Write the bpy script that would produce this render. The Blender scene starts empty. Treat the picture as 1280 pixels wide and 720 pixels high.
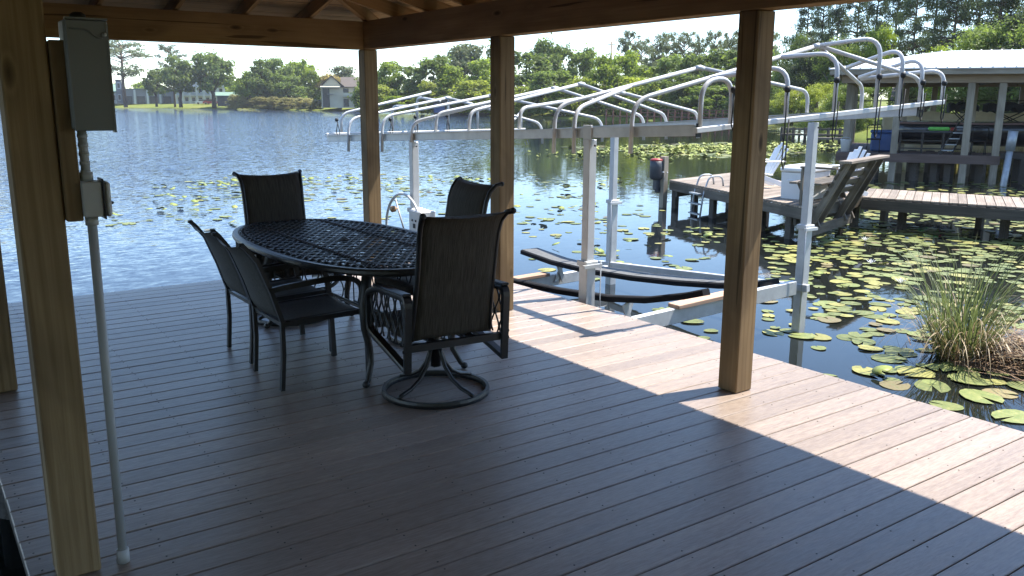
import bpy, bmesh, math, random
from mathutils import Vector, Matrix, noise as mnoise

random.seed(7)
S = bpy.context.scene
C = S.collection

# ------------------------------------------------------------------ camera
# world: x along the deck boards, y along the deck edge towards the lake, z up, deck top at z = 0
cam_d = bpy.data.cameras.new('camera')
cam = bpy.data.objects.new('camera', cam_d)
C.objects.link(cam)
EYE = Vector((0, 0, 1.68))
RIGHT = Vector((0.81643472, -0.57742031, 0.00448763))
DOWN = Vector((-0.1178033, -0.17416432, -0.97764471))
FWD = Vector((0.5652935, 0.79765442, -0.21021582))
cam.matrix_world = Matrix((
    (RIGHT.x, -DOWN.x, -FWD.x, EYE.x),
    (RIGHT.y, -DOWN.y, -FWD.y, EYE.y),
    (RIGHT.z, -DOWN.z, -FWD.z, EYE.z),
    (0, 0, 0, 1)))
cam_d.sensor_width = 36
FOC = 1086.9
cam_d.lens = 36 * FOC / 1280
cam_d.clip_start = 0.05
cam_d.clip_end = 6000
S.camera = cam

# ------------------------------------------------------------------ light
SUN_AZ = math.radians(-12.7)      # from +x towards -y
SUN_EL = math.radians(61.6)
w = bpy.data.worlds.new('World')
S.world = w
w.use_nodes = True
nt = w.node_tree
sky = nt.nodes.new('ShaderNodeTexSky')
sky.sky_type = 'NISHITA'
sky.sun_disc = False
sky.sun_elevation = SUN_EL
sky.sun_rotation = math.pi / 2 - SUN_AZ
sky.air_density = 0.9
sky.dust_density = 0.0
sky.ozone_density = 3.6
bg = nt.nodes['Background']
nt.links.new(sky.outputs[0], bg.inputs[0])
bg.inputs[1].default_value = 0.122
sun_d = bpy.data.lights.new('sun', 'SUN')
sun_d.energy = 3.7
sun_d.angle = math.radians(0.53)
sun_d.color = (1.0, 0.955, 0.88)
sun = bpy.data.objects.new('sun', sun_d)
C.objects.link(sun)
sd = Vector((math.cos(SUN_EL) * math.cos(SUN_AZ), math.cos(SUN_EL) * math.sin(SUN_AZ), math.sin(SUN_EL)))
sun.rotation_euler = sd.to_track_quat('Z', 'Y').to_euler()
sun.location = (20, -5, 40)
S.view_settings.view_transform = 'Standard'
S.view_settings.look = 'None'
S.view_settings.exposure = 1.6
S.view_settings.gamma = 1.0
try:
    S.cycles.max_bounces = 10
    S.cycles.diffuse_bounces = 5
    S.cycles.glossy_bounces = 4
    S.cycles.transmission_bounces = 6
    S.cycles.caustics_reflective = False
    S.cycles.caustics_refractive = False
    S.cycles.sample_clamp_indirect = 10
except Exception:
    pass
WATER = -0.78


# ------------------------------------------------------------------ materials
MATS = {}


def newmat(name):
    m = bpy.data.materials.new(name)
    m.use_nodes = True
    b = m.node_tree.nodes['Principled BSDF']
    MATS[name] = m
    return m, m.node_tree, b


def N(t, kind, **kw):
    n = t.nodes.new(kind)
    for k, v in kw.items():
        if k in n.inputs:
            n.inputs[k].default_value = v
        else:
            setattr(n, k, v)
    return n


def coords(t, scale=(1, 1, 1), rnd=True, src='Object'):
    """object coordinates, shifted by a random amount per object, then scaled"""
    tc = N(t, 'ShaderNodeTexCoord')
    out = tc.outputs[src]
    if rnd:
        oi = N(t, 'ShaderNodeObjectInfo')
        mu = N(t, 'ShaderNodeMath', operation='MULTIPLY')
        mu.inputs[1].default_value = 37.0
        t.links.new(oi.outputs['Random'], mu.inputs[0])
        ad = N(t, 'ShaderNodeVectorMath', operation='ADD')
        t.links.new(out, ad.inputs[0])
        t.links.new(mu.outputs[0], ad.inputs[1])
        out = ad.outputs[0]
    mp = N(t, 'ShaderNodeMapping')
    mp.inputs['Scale'].default_value = scale
    t.links.new(out, mp.inputs[0])
    return mp.outputs[0]


def noise(t, vec, scale=5, detail=4, rough=0.55, dist=0.0):
    n = N(t, 'ShaderNodeTexNoise')
    n.inputs['Scale'].default_value = scale
    n.inputs['Detail'].default_value = detail
    n.inputs['Roughness'].default_value = rough
    n.inputs['Distortion'].default_value = dist
    t.links.new(vec, n.inputs['Vector'])
    return n


def ramp(t, fac, stops):
    r = N(t, 'ShaderNodeValToRGB')
    els = r.color_ramp.elements
    while len(els) > 1:
        els.remove(els[-1])
    els[0].position = stops[0][0]
    els[0].color = (*stops[0][1], 1)
    for p, c in stops[1:]:
        e = els.new(p)
        e.color = (*c, 1)
    t.links.new(fac, r.inputs[0])
    return r.outputs[0]


def mix(t, fac, a, b, mode='MIX'):
    m = N(t, 'ShaderNodeMixRGB', blend_type=mode)
    for i, v in ((0, fac), (1, a), (2, b)):
        if hasattr(v, 'is_output') or isinstance(v, bpy.types.NodeSocket):
            t.links.new(v, m.inputs[i])
        elif i == 0:
            m.inputs[0].default_value = v
        else:
            m.inputs[i].default_value = (*v, 1)
    return m.outputs[0]


def bump(t, b, h, strength=0.3, dist=0.01):
    n = N(t, 'ShaderNodeBump')
    n.inputs['Strength'].default_value = strength
    n.inputs['Distance'].default_value = dist
    t.links.new(h, n.inputs['Height'])
    t.links.new(n.outputs[0], b.inputs['Normal'])


def rnd_value(t, lo, hi):
    oi = N(t, 'ShaderNodeObjectInfo')
    mr = N(t, 'ShaderNodeMapRange')
    mr.inputs['To Min'].default_value = lo
    mr.inputs['To Max'].default_value = hi
    t.links.new(oi.outputs['Random'], mr.inputs['Value'])
    return mr.outputs[0]


def bright(t, col, val):
    h = N(t, 'ShaderNodeHueSaturation')
    t.links.new(col, h.inputs['Color'])
    t.links.new(val, h.inputs['Value'])
    return h.outputs[0]


def wood(name, dark, lite, stain=None, knots=True, rough=0.75, grain=14, stain_amt=0.5, spread=(0.85, 1.12)):
    """timber whose grain runs along local x"""
    m, t, b = newmat(name)
    v = coords(t, (0.55, 1, 1))
    big = noise(t, v, 2.2, 3, 0.5, 0.6)
    g = coords(t, (0.05 * grain, grain * 1.6, grain * 1.6))
    n1 = noise(t, g, 1.6, 6, 0.62, 1.2)
    wv = N(t, 'ShaderNodeTexWave', wave_type='BANDS', bands_direction='Y')
    wv.inputs['Scale'].default_value = 5.0
    wv.inputs['Distortion'].default_value = 7.0
    wv.inputs['Detail'].default_value = 2.5
    wv.inputs['Detail Scale'].default_value = 0.9
    t.links.new(coords(t, (0.18, 1.6, 1.6)), wv.inputs['Vector'])
    c = ramp(t, n1.outputs[0], [(0.3, dark), (0.7, lite)])
    c = mix(t, 0.32, c, ramp(t, wv.outputs[0], [(0.0, dark), (0.55, lite), (1, lite)]))
    if stain:
        f = ramp(t, big.outputs[0], [(0.42, (0, 0, 0)), (0.62, (1, 1, 1))])
        mm = N(t, 'ShaderNodeMath', operation='MULTIPLY')
        mm.inputs[1].default_value = stain_amt
        t.links.new(f, mm.inputs[0])
        c = mix(t, mm.outputs[0], c, stain)
    if knots:
        vo = N(t, 'ShaderNodeTexVoronoi', feature='F1')
        vo.inputs['Scale'].default_value = 1.0
        t.links.new(coords(t, (2.0, 5.5, 5.5)), vo.inputs['Vector'])
        k = ramp(t, vo.outputs['Distance'], [(0.0, (1, 1, 1)), (0.05, (.9, .9, .9)), (0.10, (.4, .4, .4)), (0.13, (0, 0, 0))])
        c = mix(t, k, c, tuple(x * 0.28 for x in dark))
        ring = ramp(t, vo.outputs['Distance'], [(0.12, (0, 0, 0)), (0.17, (.35, .35, .35)), (0.36, (0, 0, 0))])
        c = mix(t, ring, c, tuple(x * 0.6 for x in dark))
        ck = noise(t, coords(t, (0.55, 17, 17)), 1.0, 2, 0.5, 0.4)
        c = mix(t, ramp(t, ck.outputs[0], [(0.665, (0, 0, 0)), (0.69, (.8, .8, .8)), (0.72, (.8, .8, .8))]), c, tuple(x * 0.3 for x in dark))
    c = bright(t, c, rnd_value(t, *spread))
    t.links.new(c, b.inputs['Base Color'])
    b.inputs['Roughness'].default_value = rough
    b.inputs['Specular IOR Level'].default_value = 0.25
    bump(t, b, n1.outputs[0], 0.25, 0.004)
    return m


wood('post_timber', (0.20, 0.13, 0.062), (0.36, 0.255, 0.14), stain=(0.10, 0.068, 0.04), stain_amt=0.6)
wood('beam_timber', (0.30, 0.185, 0.085), (0.50, 0.335, 0.17), stain=(0.24, 0.15, 0.075), stain_amt=0.5)
wood('roof_timber', (0.48, 0.32, 0.165), (0.68, 0.49, 0.28), knots=True, spread=(0.75, 1.15))
wood('weathered_timber', (0.085, 0.068, 0.052), (0.23, 0.195, 0.155), stain=(0.07, 0.065, 0.055), knots=False, grain=10, spread=(0.7, 1.2))
wood('dock_plank_timber', (0.22, 0.17, 0.13), (0.44, 0.36, 0.29), stain=(0.16, 0.13, 0.10), knots=False, grain=10, spread=(0.75, 1.15))
wood('grey_post_timber', (0.25, 0.21, 0.155), (0.43, 0.37, 0.285), stain=(0.18, 0.15, 0.115), knots=False, grain=10)
wood('fascia_timber', (0.30, 0.225, 0.16), (0.46, 0.36, 0.27), knots=False)
wood('brown_composite', (0.10, 0.068, 0.056), (0.17, 0.12, 0.10), knots=False, spread=(0.85, 1.1))
wood('tan_plank', (0.40, 0.25, 0.17), (0.56, 0.38, 0.27), knots=False)
wood('pile_timber', (0.05, 0.045, 0.038), (0.12, 0.105, 0.09), knots=False)


def deck_mat():
    m, t, b = newmat('deck_composite')
    v = coords(t, (0.9, 26, 26))
    n1 = noise(t, v, 1.3, 6, 0.65, 0.8)
    n2 = noise(t, coords(t, (0.45, 7, 7)), 1.0, 4, 0.6, 1.2)
    c = ramp(t, n1.outputs[0], [(0.28, (0.238, 0.176, 0.137)), (0.5, (0.33, 0.254, 0.198)), (0.72, (0.405, 0.316, 0.249))])
    c = mix(t, ramp(t, n2.outputs[0], [(0.35, (0, 0, 0)), (0.7, (.55, .55, .55))]), c, (0.235, 0.178, 0.146))
    blot = noise(t, coords(t, (0.8, 1.5, 1.5)), 3.0, 3, 0.5)
    c = mix(t, ramp(t, blot.outputs[0], [(0.62, (0, 0, 0)), (0.78, (.22, .22, .22))]), c, (0.36, 0.32, 0.29))
    spk = noise(t, coords(t, (16, 110, 110)), 1.0, 2, 0.6)
    c = mix(t, 0.22, c, ramp(t, spk.outputs[0], [(0.35, (0.17, 0.132, 0.107)), (0.65, (0.54, 0.445, 0.367))]))
    c = bright(t, c, rnd_value(t, 0.86, 1.12))
    t.links.new(c, b.inputs['Base Color'])
    r = N(t, 'ShaderNodeMapRange')
    r.inputs['To Min'].default_value = 0.27
    r.inputs['To Max'].default_value = 0.52
    t.links.new(n1.outputs[0], r.inputs['Value'])
    t.links.new(r.outputs[0], b.inputs['Roughness'])
    b.inputs['Specular IOR Level'].default_value = 0.5
    sp_ = noise(t, coords(t, (28, 150, 150)), 1.0, 3, 0.7)
    ad_ = N(t, 'ShaderNodeMath', operation='ADD')
    t.links.new(n1.outputs[0], ad_.inputs[0])
    t.links.new(sp_.outputs[0], ad_.inputs[1])
    bump(t, b, ad_.outputs[0], 0.32, 0.003)
    return m


deck_mat()


def plain(name, col, rough=0.6, metal=0.0, var=0.12, nscale=6.0, spec=0.5, bumpy=0.0, coat=0.0, stretch=(1, 1, 1), rnd=None):
    m, t, b = newmat(name)
    n = noise(t, coords(t, stretch), nscale, 5, 0.6)
    lo = tuple(x * (1 - var) for x in col)
    hi = tuple(min(1, x * (1 + var)) for x in col)
    c = ramp(t, n.outputs[0], [(0.3, lo), (0.7, hi)])
    if rnd:
        c = bright(t, c, rnd_value(t, *rnd))
    t.links.new(c, b.inputs['Base Color'])
    b.inputs['Roughness'].default_value = rough
    b.inputs['Metallic'].default_value = metal
    b.inputs['Specular IOR Level'].default_value = spec
    b.inputs['Coat Weight'].default_value = coat
    if bumpy:
        bump(t, b, n.outputs[0], bumpy, 0.004)
    return m


plain('black_metal', (0.014, 0.0135, 0.014), 0.38, 0.0, 0.25, 30, 0.5)
plain('table_metal', (0.028, 0.027, 0.026), 0.42, 0.0, 0.3, 40, 0.45)
plain('sling_dark', (0.062, 0.053, 0.043), 0.75, 0, 0.55, 1.0, 0.2, 0.3, stretch=(260, 9, 9))
plain('sling_grey', (0.085, 0.085, 0.08), 0.6, 0, 0.35, 1.0, 0.3, 0.2, stretch=(160, 60, 60))
plain('aluminium', (0.55, 0.555, 0.55), 0.45, 0.2, 0.14, 7, 0.5, 0.05)
plain('aluminium_tube', (0.57, 0.57, 0.56), 0.42, 0.05, 0.08, 9, 0.5)
plain('bunk_carpet', (0.022, 0.022, 0.024), 0.95, 0, 0.5, 160, 0.1, 0.5)
plain('bunk_top', (0.13, 0.127, 0.12), 0.7, 0, 0.25, 20, 0.3, 0.1)
plain('black_rubber', (0.012, 0.012, 0.012), 0.6, 0, 0.2, 10)
plain('panel_grey', (0.18, 0.19, 0.19), 0.45, 0.15, 0.06, 3)
plain('pvc_grey', (0.42, 0.43, 0.44), 0.5, 0, 0.05, 6)
plain('outlet_grey', (0.46, 0.46, 0.45), 0.45, 0, 0.06, 6)
plain('white_paint', (0.78, 0.77, 0.75), 0.5, 0, 0.06, 4)
plain('white_plastic', (0.74, 0.74, 0.73), 0.4, 0, 0.06, 4)
plain('roof_metal_white', (0.78, 0.77, 0.74), 0.35, 0.0, 0.04, 2)
plain('tarp_tan', (0.70, 0.61, 0.42), 0.8, 0, 0.14, 1.2, 0.2, 0.4)
plain('boat_hull', (0.010, 0.010, 0.013), 0.3, 0, 0.2, 2, 0.5, coat=0.6)
plain('boat_trim', (0.18, 0.10, 0.09), 0.5, 0, 0.2, 3)
plain('canvas_black', (0.018, 0.018, 0.02), 0.85, 0, 0.3, 12, 0.2, 0.4)
plain('tub_blue', (0.03, 0.075, 0.20), 0.45, 0, 0.12, 4)
plain('vest_green', (0.16, 0.55, 0.09), 0.6, 0, 0.1, 8)
plain('red_plastic', (0.34, 0.04, 0.035), 0.5, 0, 0.1, 8)
plain('motor_grey', (0.055, 0.058, 0.065), 0.5, 0, 0.15, 8)
plain('galvanised', (0.38, 0.40, 0.42), 0.45, 0.4, 0.2, 6)
plain('brass', (0.35, 0.22, 0.12), 0.5, 0.3, 0.2, 20)
plain('wall_cream', (0.50, 0.45, 0.32), 0.8, 0, 0.08, 0.6)
plain('wall_white', (0.50, 0.52, 0.52), 0.8, 0, 0.05, 0.4)
plain('wall_grey', (0.20, 0.21, 0.23), 0.8, 0, 0.12, 0.5)
plain('wall_brown', (0.10, 0.085, 0.07), 0.85, 0, 0.2, 2)
plain('roof_shingle', (0.11, 0.09, 0.075), 0.9, 0, 0.2, 3)
plain('roof_green', (0.17, 0.26, 0.20), 0.7, 0, 0.1, 1)
plain('window_dark', (0.03, 0.035, 0.04), 0.15, 0, 0.2, 1)
plain('car_white', (0.68, 0.69, 0.70), 0.25, 0, 0.03, 1, coat=0.5)
plain('car_blue', (0.07, 0.09, 0.16), 0.25, 0, 0.03, 1, coat=0.5)
plain('car_red', (0.30, 0.03, 0.03), 0.25, 0, 0.03, 1, coat=0.5)
plain('rust_wood', (0.17, 0.085, 0.055), 0.85, 0, 0.3, 6)
plain('bark', (0.105, 0.083, 0.065), 0.95, 0, 0.45, 5, 0.1, 0.6, stretch=(4, 4, 0.7))
plain('bark_pine', (0.15, 0.105, 0.075), 0.95, 0, 0.45, 5, 0.1, 0.6, stretch=(4, 4, 0.7))
plain('vinyl_tan', (0.30, 0.245, 0.19), 0.9, 0, 0.2, 2)


def leaf_mat(name, a, bcol, trans=0.55, rough=0.5, scale=0.45, spread=(0.8, 1.2)):
    m, t, b = newmat(name)
    n = noise(t, coords(t, (1, 1, 1)), scale, 3, 0.6)
    c = ramp(t, n.outputs[0], [(0.35, a), (0.65, bcol)])
    n2 = noise(t, coords(t, (1, 1, 1)), scale * 9, 2, 0.6)
    c = mix(t, 0.35, c, ramp(t, n2.outputs[0], [(0.3, tuple(x * 0.65 for x in a)), (0.7, tuple(x * 1.25 for x in bcol))]))
    c = bright(t, c, rnd_value(t, *spread))
    t.links.new(c, b.inputs['Base Color'])
    b.inputs['Roughness'].default_value = rough
    b.inputs['Specular IOR Level'].default_value = 0.3
    tr = N(t, 'ShaderNodeBsdfTranslucent')
    hs = N(t, 'ShaderNodeHueSaturation')
    hs.inputs['Value'].default_value = 1.5
    hs.inputs['Saturation'].default_value = 1.1
    t.links.new(c, hs.inputs['Color'])
    t.links.new(hs.outputs[0], tr.inputs['Color'])
    ms = N(t, 'ShaderNodeMixShader')
    ms.inputs[0].default_value = trans
    t.links.new(b.outputs[0], ms.inputs[1])
    t.links.new(tr.outputs[0], ms.inputs[2])
    t.links.new(ms.outputs[0], t.nodes['Material Output'].inputs['Surface'])
    return m


leaf_mat('leaf_oak', (0.11, 0.15, 0.038), (0.18, 0.23, 0.06))
leaf_mat('leaf_bright', (0.165, 0.225, 0.036), (0.255, 0.31, 0.058), scale=0.3)
leaf_mat('leaf_willow', (0.22, 0.265, 0.045), (0.32, 0.35, 0.08), scale=0.3)
leaf_mat('leaf_pine', (0.12, 0.145, 0.07), (0.18, 0.20, 0.10), trans=0.5)
leaf_mat('leaf_darkpine', (0.045, 0.066, 0.03), (0.085, 0.108, 0.045), trans=0.5)
leaf_mat('leaf_dry', (0.24, 0.19, 0.07), (0.33, 0.27, 0.11))
leaf_mat('leaf_reed', (0.22, 0.21, 0.08), (0.33, 0.30, 0.13), scale=1.5)
leaf_mat('leaf_grass', (0.075, 0.10, 0.035), (0.135, 0.155, 0.06), scale=3.0, trans=0.3)
leaf_mat('leaf_deadgrass', (0.30, 0.22, 0.125), (0.46, 0.36, 0.22), scale=4.0, trans=0.15)
leaf_mat('leaf_thatch', (0.15, 0.09, 0.05), (0.28, 0.185, 0.11), scale=4.0, trans=0.1)


def pad_mat(name, a, bcol, edge):
    m, t, b = newmat(name)
    n = noise(t, coords(t, (1, 1, 1), rnd=True), 3.5, 3, 0.6)
    c = ramp(t, n.outputs[0], [(0.3, a), (0.55, bcol), (0.72, edge)])
    n2 = noise(t, coords(t, (1, 1, 1), src='Object'), 14, 3, 0.6)
    c = mix(t, ramp(t, n2.outputs[0], [(0.6, (0, 0, 0)), (0.75, (.5, .5, .5))]), c, edge)
    c = bright(t, c, rnd_value(t, 0.78, 1.2))
    t.links.new(c, b.inputs['Base Color'])
    b.inputs['Roughness'].default_value = 0.5
    b.inputs['Specular IOR Level'].default_value = 0.3
    bump(t, b, n2.outputs[0], 0.25, 0.01)
    return m


pad_mat('pad_green', (0.125, 0.16, 0.045), (0.19, 0.21, 0.065), (0.28, 0.27, 0.10))
pad_mat('pad_yellow', (0.22, 0.22, 0.06), (0.31, 0.29, 0.085), (0.40, 0.33, 0.12))
pad_mat('pad_brown', (0.19, 0.145, 0.065), (0.24, 0.195, 0.09), (0.16, 0.17, 0.06))
pad_mat('leaf_spatter', (0.15, 0.19, 0.04), (0.24, 0.27, 0.06), (0.38, 0.34, 0.11))


def water_mat():
    m, t, b = newmat('lake_water')
    b.inputs['Roughness'].default_value = 0.03
    b.inputs['IOR'].default_value = 1.31
    b.inputs['Specular IOR Level'].default_value = 0.5
    geo = N(t, 'ShaderNodeNewGeometry')

    def field(scale, sx, sy, rot):
        mp = N(t, 'ShaderNodeMapping')
        mp.inputs['Scale'].default_value = (sx, sy, 1)
        mp.inputs['Rotation'].default_value = (0, 0, rot)
        t.links.new(geo.outputs['Position'], mp.inputs[0])
        n = noise(t, mp.outputs[0], scale, 3, 0.6)
        sub = N(t, 'ShaderNodeVectorMath', operation='SUBTRACT')
        sub.inputs[1].default_value = (0.5, 0.5, 0.5)
        t.links.new(n.outputs['Color'], sub.inputs[0])
        return sub.outputs[0]

    f1 = field(1.0, 3.6, 9.0, math.radians(-35))
    f2 = field(1.0, 13.0, 25.0, math.radians(-20))
    ad = N(t, 'ShaderNodeVectorMath', operation='ADD')
    t.links.new(f1, ad.inputs[0])
    sc2 = N(t, 'ShaderNodeVectorMath', operation='SCALE')
    sc2.inputs['Scale'].default_value = 0.7
    t.links.new(f2, sc2.inputs[0])
    t.links.new(sc2.outputs[0], ad.inputs[1])
    # the open lake is ruffled by the wind, the cove between the docks lies calm
    sp = N(t, 'ShaderNodeSeparateXYZ')
    t.links.new(geo.outputs['Position'], sp.inputs[0])
    # signed distance from a line running from the pavilion corner to the far cove
    mx = N(t, 'ShaderNodeMath', operation='MULTIPLY')
    mx.inputs[1].default_value = -0.80
    t.links.new(sp.outputs['X'], mx.inputs[0])
    my = N(t, 'ShaderNodeMath', operation='MULTIPLY_ADD')
    my.inputs[1].default_value = 0.60
    t.links.new(sp.outputs['Y'], my.inputs[0])
    t.links.new(mx.outputs[0], my.inputs[2])
    big = noise(t, geo.outputs['Position'], 0.06, 2, 0.5)
    mb = N(t, 'ShaderNodeMath', operation='MULTIPLY_ADD')
    mb.inputs[1].default_value = 10.0
    t.links.new(big.outputs[0], mb.inputs[0])
    t.links.new(my.outputs[0], mb.inputs[2])
    mr = N(t, 'ShaderNodeMapRange')
    mr.inputs['From Min'].default_value = 5.0
    mr.inputs['From Max'].default_value = 18.0
    mr.inputs['To Min'].default_value = 0.05
    mr.inputs['To Max'].default_value = 1.15
    t.links.new(mb.outputs[0], mr.inputs['Value'])
    # close to the deck the water is sheltered as well
    ln = N(t, 'ShaderNodeVectorMath', operation='LENGTH')
    t.links.new(geo.outputs['Position'], ln.inputs[0])
    md = N(t, 'ShaderNodeMapRange')
    md.inputs['From Min'].default_value = 9.0
    md.inputs['From Max'].default_value = 34.0
    md.inputs['To Min'].default_value = 0.18
    md.inputs['To Max'].default_value = 1.0
    t.links.new(ln.outputs['Value'], md.inputs['Value'])
    mk = N(t, 'ShaderNodeMapRange')
    mk.inputs['From Min'].default_value = 0.0
    mk.inputs['From Max'].default_value = 10.0
    t.links.new(mb.outputs[0], mk.inputs['Value'])
    mk2 = N(t, 'ShaderNodeMapRange')
    mk2.inputs['From Min'].default_value = 8.0
    mk2.inputs['From Max'].default_value = 26.0
    t.links.new(ln.outputs['Value'], mk2.inputs['Value'])
    mk3 = N(t, 'ShaderNodeMath', operation='MULTIPLY')
    t.links.new(mk.outputs[0], mk3.inputs[0])
    t.links.new(mk2.outputs[0], mk3.inputs[1])
    # reflected sky blue put into open water; base dark where trees and roof reflect
    t.links.new(mix(t, mk3.outputs[0], (0.011, 0.013, 0.011), (0.014, 0.026, 0.062)), b.inputs['Base Color'])
    mm = N(t, 'ShaderNodeMath', operation='MULTIPLY')
    t.links.new(mr.outputs[0], mm.inputs[0])
    t.links.new(md.outputs[0], mm.inputs[1])
    sc = N(t, 'ShaderNodeVectorMath', operation='SCALE')
    t.links.new(ad.outputs[0], sc.inputs[0])
    t.links.new(mm.outputs[0], sc.inputs['Scale'])
    fl = N(t, 'ShaderNodeVectorMath', operation='MULTIPLY')
    fl.inputs[1].default_value = (1, 1, 0)
    t.links.new(sc.outputs[0], fl.inputs[0])
    nn = N(t, 'ShaderNodeVectorMath', operation='ADD')
    nn.inputs[1].default_value = (0, 0, 1)
    t.links.new(fl.outputs[0], nn.inputs[0])
    no = N(t, 'ShaderNodeVectorMath', operation='NORMALIZE')
    t.links.new(nn.outputs[0], no.inputs[0])
    t.links.new(no.outputs[0], b.inputs['Normal'])
    return m


water_mat()


def ground_mat():
    m, t, b = newmat('grass_ground')
    geo = N(t, 'ShaderNodeNewGeometry')
    n = noise(t, geo.outputs['Position'], 0.08, 5, 0.6)
    c = ramp(t, n.outputs[0], [(0.35, (0.12, 0.16, 0.03)), (0.55, (0.19, 0.21, 0.045)), (0.7, (0.25, 0.23, 0.08))])
    n2 = noise(t, geo.outputs['Position'], 3.0, 4, 0.7)
    c = mix(t, 0.4, c, ramp(t, n2.outputs[0], [(0.3, (0.07, 0.09, 0.02)), (0.7, (0.22, 0.24, 0.07))]))
    t.links.new(c, b.inputs['Base Color'])
    b.inputs['Roughness'].default_value = 0.95
    b.inputs['Specular IOR Level'].default_value = 0.1


ground_mat()


# ------------------------------------------------------------------ geometry helpers
class G:
    def __init__(self):
        self.v, self.f, self.sm = [], [], []

    def add(self, vs, fs, smooth=False):
        o = len(self.v)
        self.v += [tuple(p) for p in vs]
        self.f += [tuple(i + o for i in f) for f in fs]
        self.sm += [smooth] * len(fs)

    def box(self, c, s, M=None, ch=0.0):
        hx, hy, hz = s[0] / 2, s[1] / 2, s[2] / 2
        if ch <= 0:
            vs = [Vector((x, y, z)) for x in (-hx, hx) for y in (-hy, hy) for z in (-hz, hz)]
            fs = [(0, 1, 3, 2), (4, 6, 7, 5), (0, 4, 5, 1), (2, 3, 7, 6), (0, 2, 6, 4), (1, 5, 7, 3)]
        else:
            bm = bmesh.new()
            bmesh.ops.create_cube(bm, size=1)
            bmesh.ops.scale(bm, vec=s, verts=bm.verts)
            bmesh.ops.bevel(bm, geom=list(bm.edges), offset=ch, segments=1, affect='EDGES')
            bm.verts.index_update()
            vs = [v.co.copy() for v in bm.verts]
            fs = [tuple(v.index for v in f.verts) for f in bm.faces]
            bm.free()
        if M is not None:
            vs = [M @ v for v in vs]
        c = Vector(c)
        self.add([v + c for v in vs], fs)
        return self

    def bar(self, a, b, w, h, up=(0, 0, 1), ch=0.0):
        a, b = Vector(a), Vector(b)
        self.box((a + b) / 2, ((b - a).length, w, h), frame(a, b, up), ch)
        return self

    def tube(self, pts, r, n=8, closed=False, caps=True, rs=None):
        pts = [Vector(p) for p in pts]
        k = len(pts)
        tang = []
        for i in range(k):
            if closed:
                d = pts[(i + 1) % k] - pts[i - 1]
            else:
                d = pts[min(i + 1, k - 1)] - pts[max(i - 1, 0)]
            tang.append(d.normalized())
        ref = Vector((0, 0, 1)) if abs(tang[0].z) < 0.9 else Vector((1, 0, 0))
        u = tang[0].cross(ref).normalized()
        vs, fs = [], []
        for i in range(k):
            u = (u - tang[i] * u.dot(tang[i])).normalized()
            w_ = tang[i].cross(u)
            rr = rs[i] if rs else r
            for j in range(n):
                a = 2 * math.pi * j / n
                vs.append(pts[i] + (u * math.cos(a) + w_ * math.sin(a)) * rr)
        m = k if closed else k - 1
        for i in range(m):
            for j in range(n):
                a, b = i * n + j, i * n + (j + 1) % n
                c_, d_ = ((i + 1) % k) * n + (j + 1) % n, ((i + 1) % k) * n + j
                fs.append((a, b, c_, d_))
        if caps and not closed:
            fs.append(tuple(range(n - 1, -1, -1)))
            fs.append(tuple((k - 1) * n + j for j in range(n)))
        self.add(vs, fs, True)
        return self

    def sweep(self, pts, prof, closed=False, up=(0, 0, 1), caps=True):
        """sweep a (side, up) profile along a path"""
        pts = [Vector(p) for p in pts]
        k, n = len(pts), len(prof)
        up = Vector(up)
        vs, fs = [], []
        for i in range(k):
            if closed:
                d = pts[(i + 1) % k] - pts[i - 1]
            else:
                d = pts[min(i + 1, k - 1)] - pts[max(i - 1, 0)]
            d.normalize()
            s = d.cross(up).normalized()
            uu = s.cross(d)
            vs += [pts[i] + s * a + uu * b for a, b in prof]
        for i in range(k if closed else k - 1):
            for j in range(n):
                fs.append((i * n + j, i * n + (j + 1) % n, ((i + 1) % k) * n + (j + 1) % n, ((i + 1) % k) * n + j))
        if caps and not closed:
            fs.append(tuple(range(n - 1, -1, -1)))
            fs.append(tuple((k - 1) * n + j for j in range(n)))
        self.add(vs, fs)
        return self

    def lathe(self, c, prof, n=16, axis=None):
        c = Vector(c)
        M = Vector(axis).to_track_quat('Z', 'Y').to_matrix() if axis else Matrix.Identity(3)
        vs, fs = [], []
        for r, z in prof:
            for j in range(n):
                a = 2 * math.pi * j / n
                vs.append(c + M @ Vector((r * math.cos(a), r * math.sin(a), z)))
        for i in range(len(prof) - 1):
            for j in range(n):
                fs.append((i * n + j, i * n + (j + 1) % n, (i + 1) * n + (j + 1) % n, (i + 1) * n + j))
        fs.append(tuple(range(n - 1, -1, -1)))
        fs.append(tuple((len(prof) - 1) * n + j for j in range(n)))
        self.add(vs, fs, True)
        return self

    def slab(self, fn, nu, nv, th):
        """a curved sheet fn(u, v) -> point with thickness vector th(u, v)"""
        vs, fs = [], []
        for s in (0, 1):
            for i in range(nu + 1):
                for j in range(nv + 1):
                    u, v = i / nu, j / nv
                    p = Vector(fn(u, v))
                    if s:
                        p = p + Vector(th(u, v))
                    vs.append(p)
        q = (nu + 1) * (nv + 1)
        ix = lambda s, i, j: s * q + i * (nv + 1) + j
        for i in range(nu):
            for j in range(nv):
                fs.append((ix(0, i, j), ix(0, i, j + 1), ix(0, i + 1, j + 1), ix(0, i + 1, j)))
                fs.append((ix(1, i, j), ix(1, i + 1, j), ix(1, i + 1, j + 1), ix(1, i, j + 1)))
        for i in range(nu):
            for j in (0, nv):
                fs.append((ix(0, i, j), ix(0, i + 1, j), ix(1, i + 1, j), ix(1, i, j)))
        for j in range(nv):
            for i in (0, nu):
                fs.append((ix(0, i, j), ix(1, i, j), ix(1, i, j + 1), ix(0, i, j + 1)))
        self.add(vs, fs, True)
        return self

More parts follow.
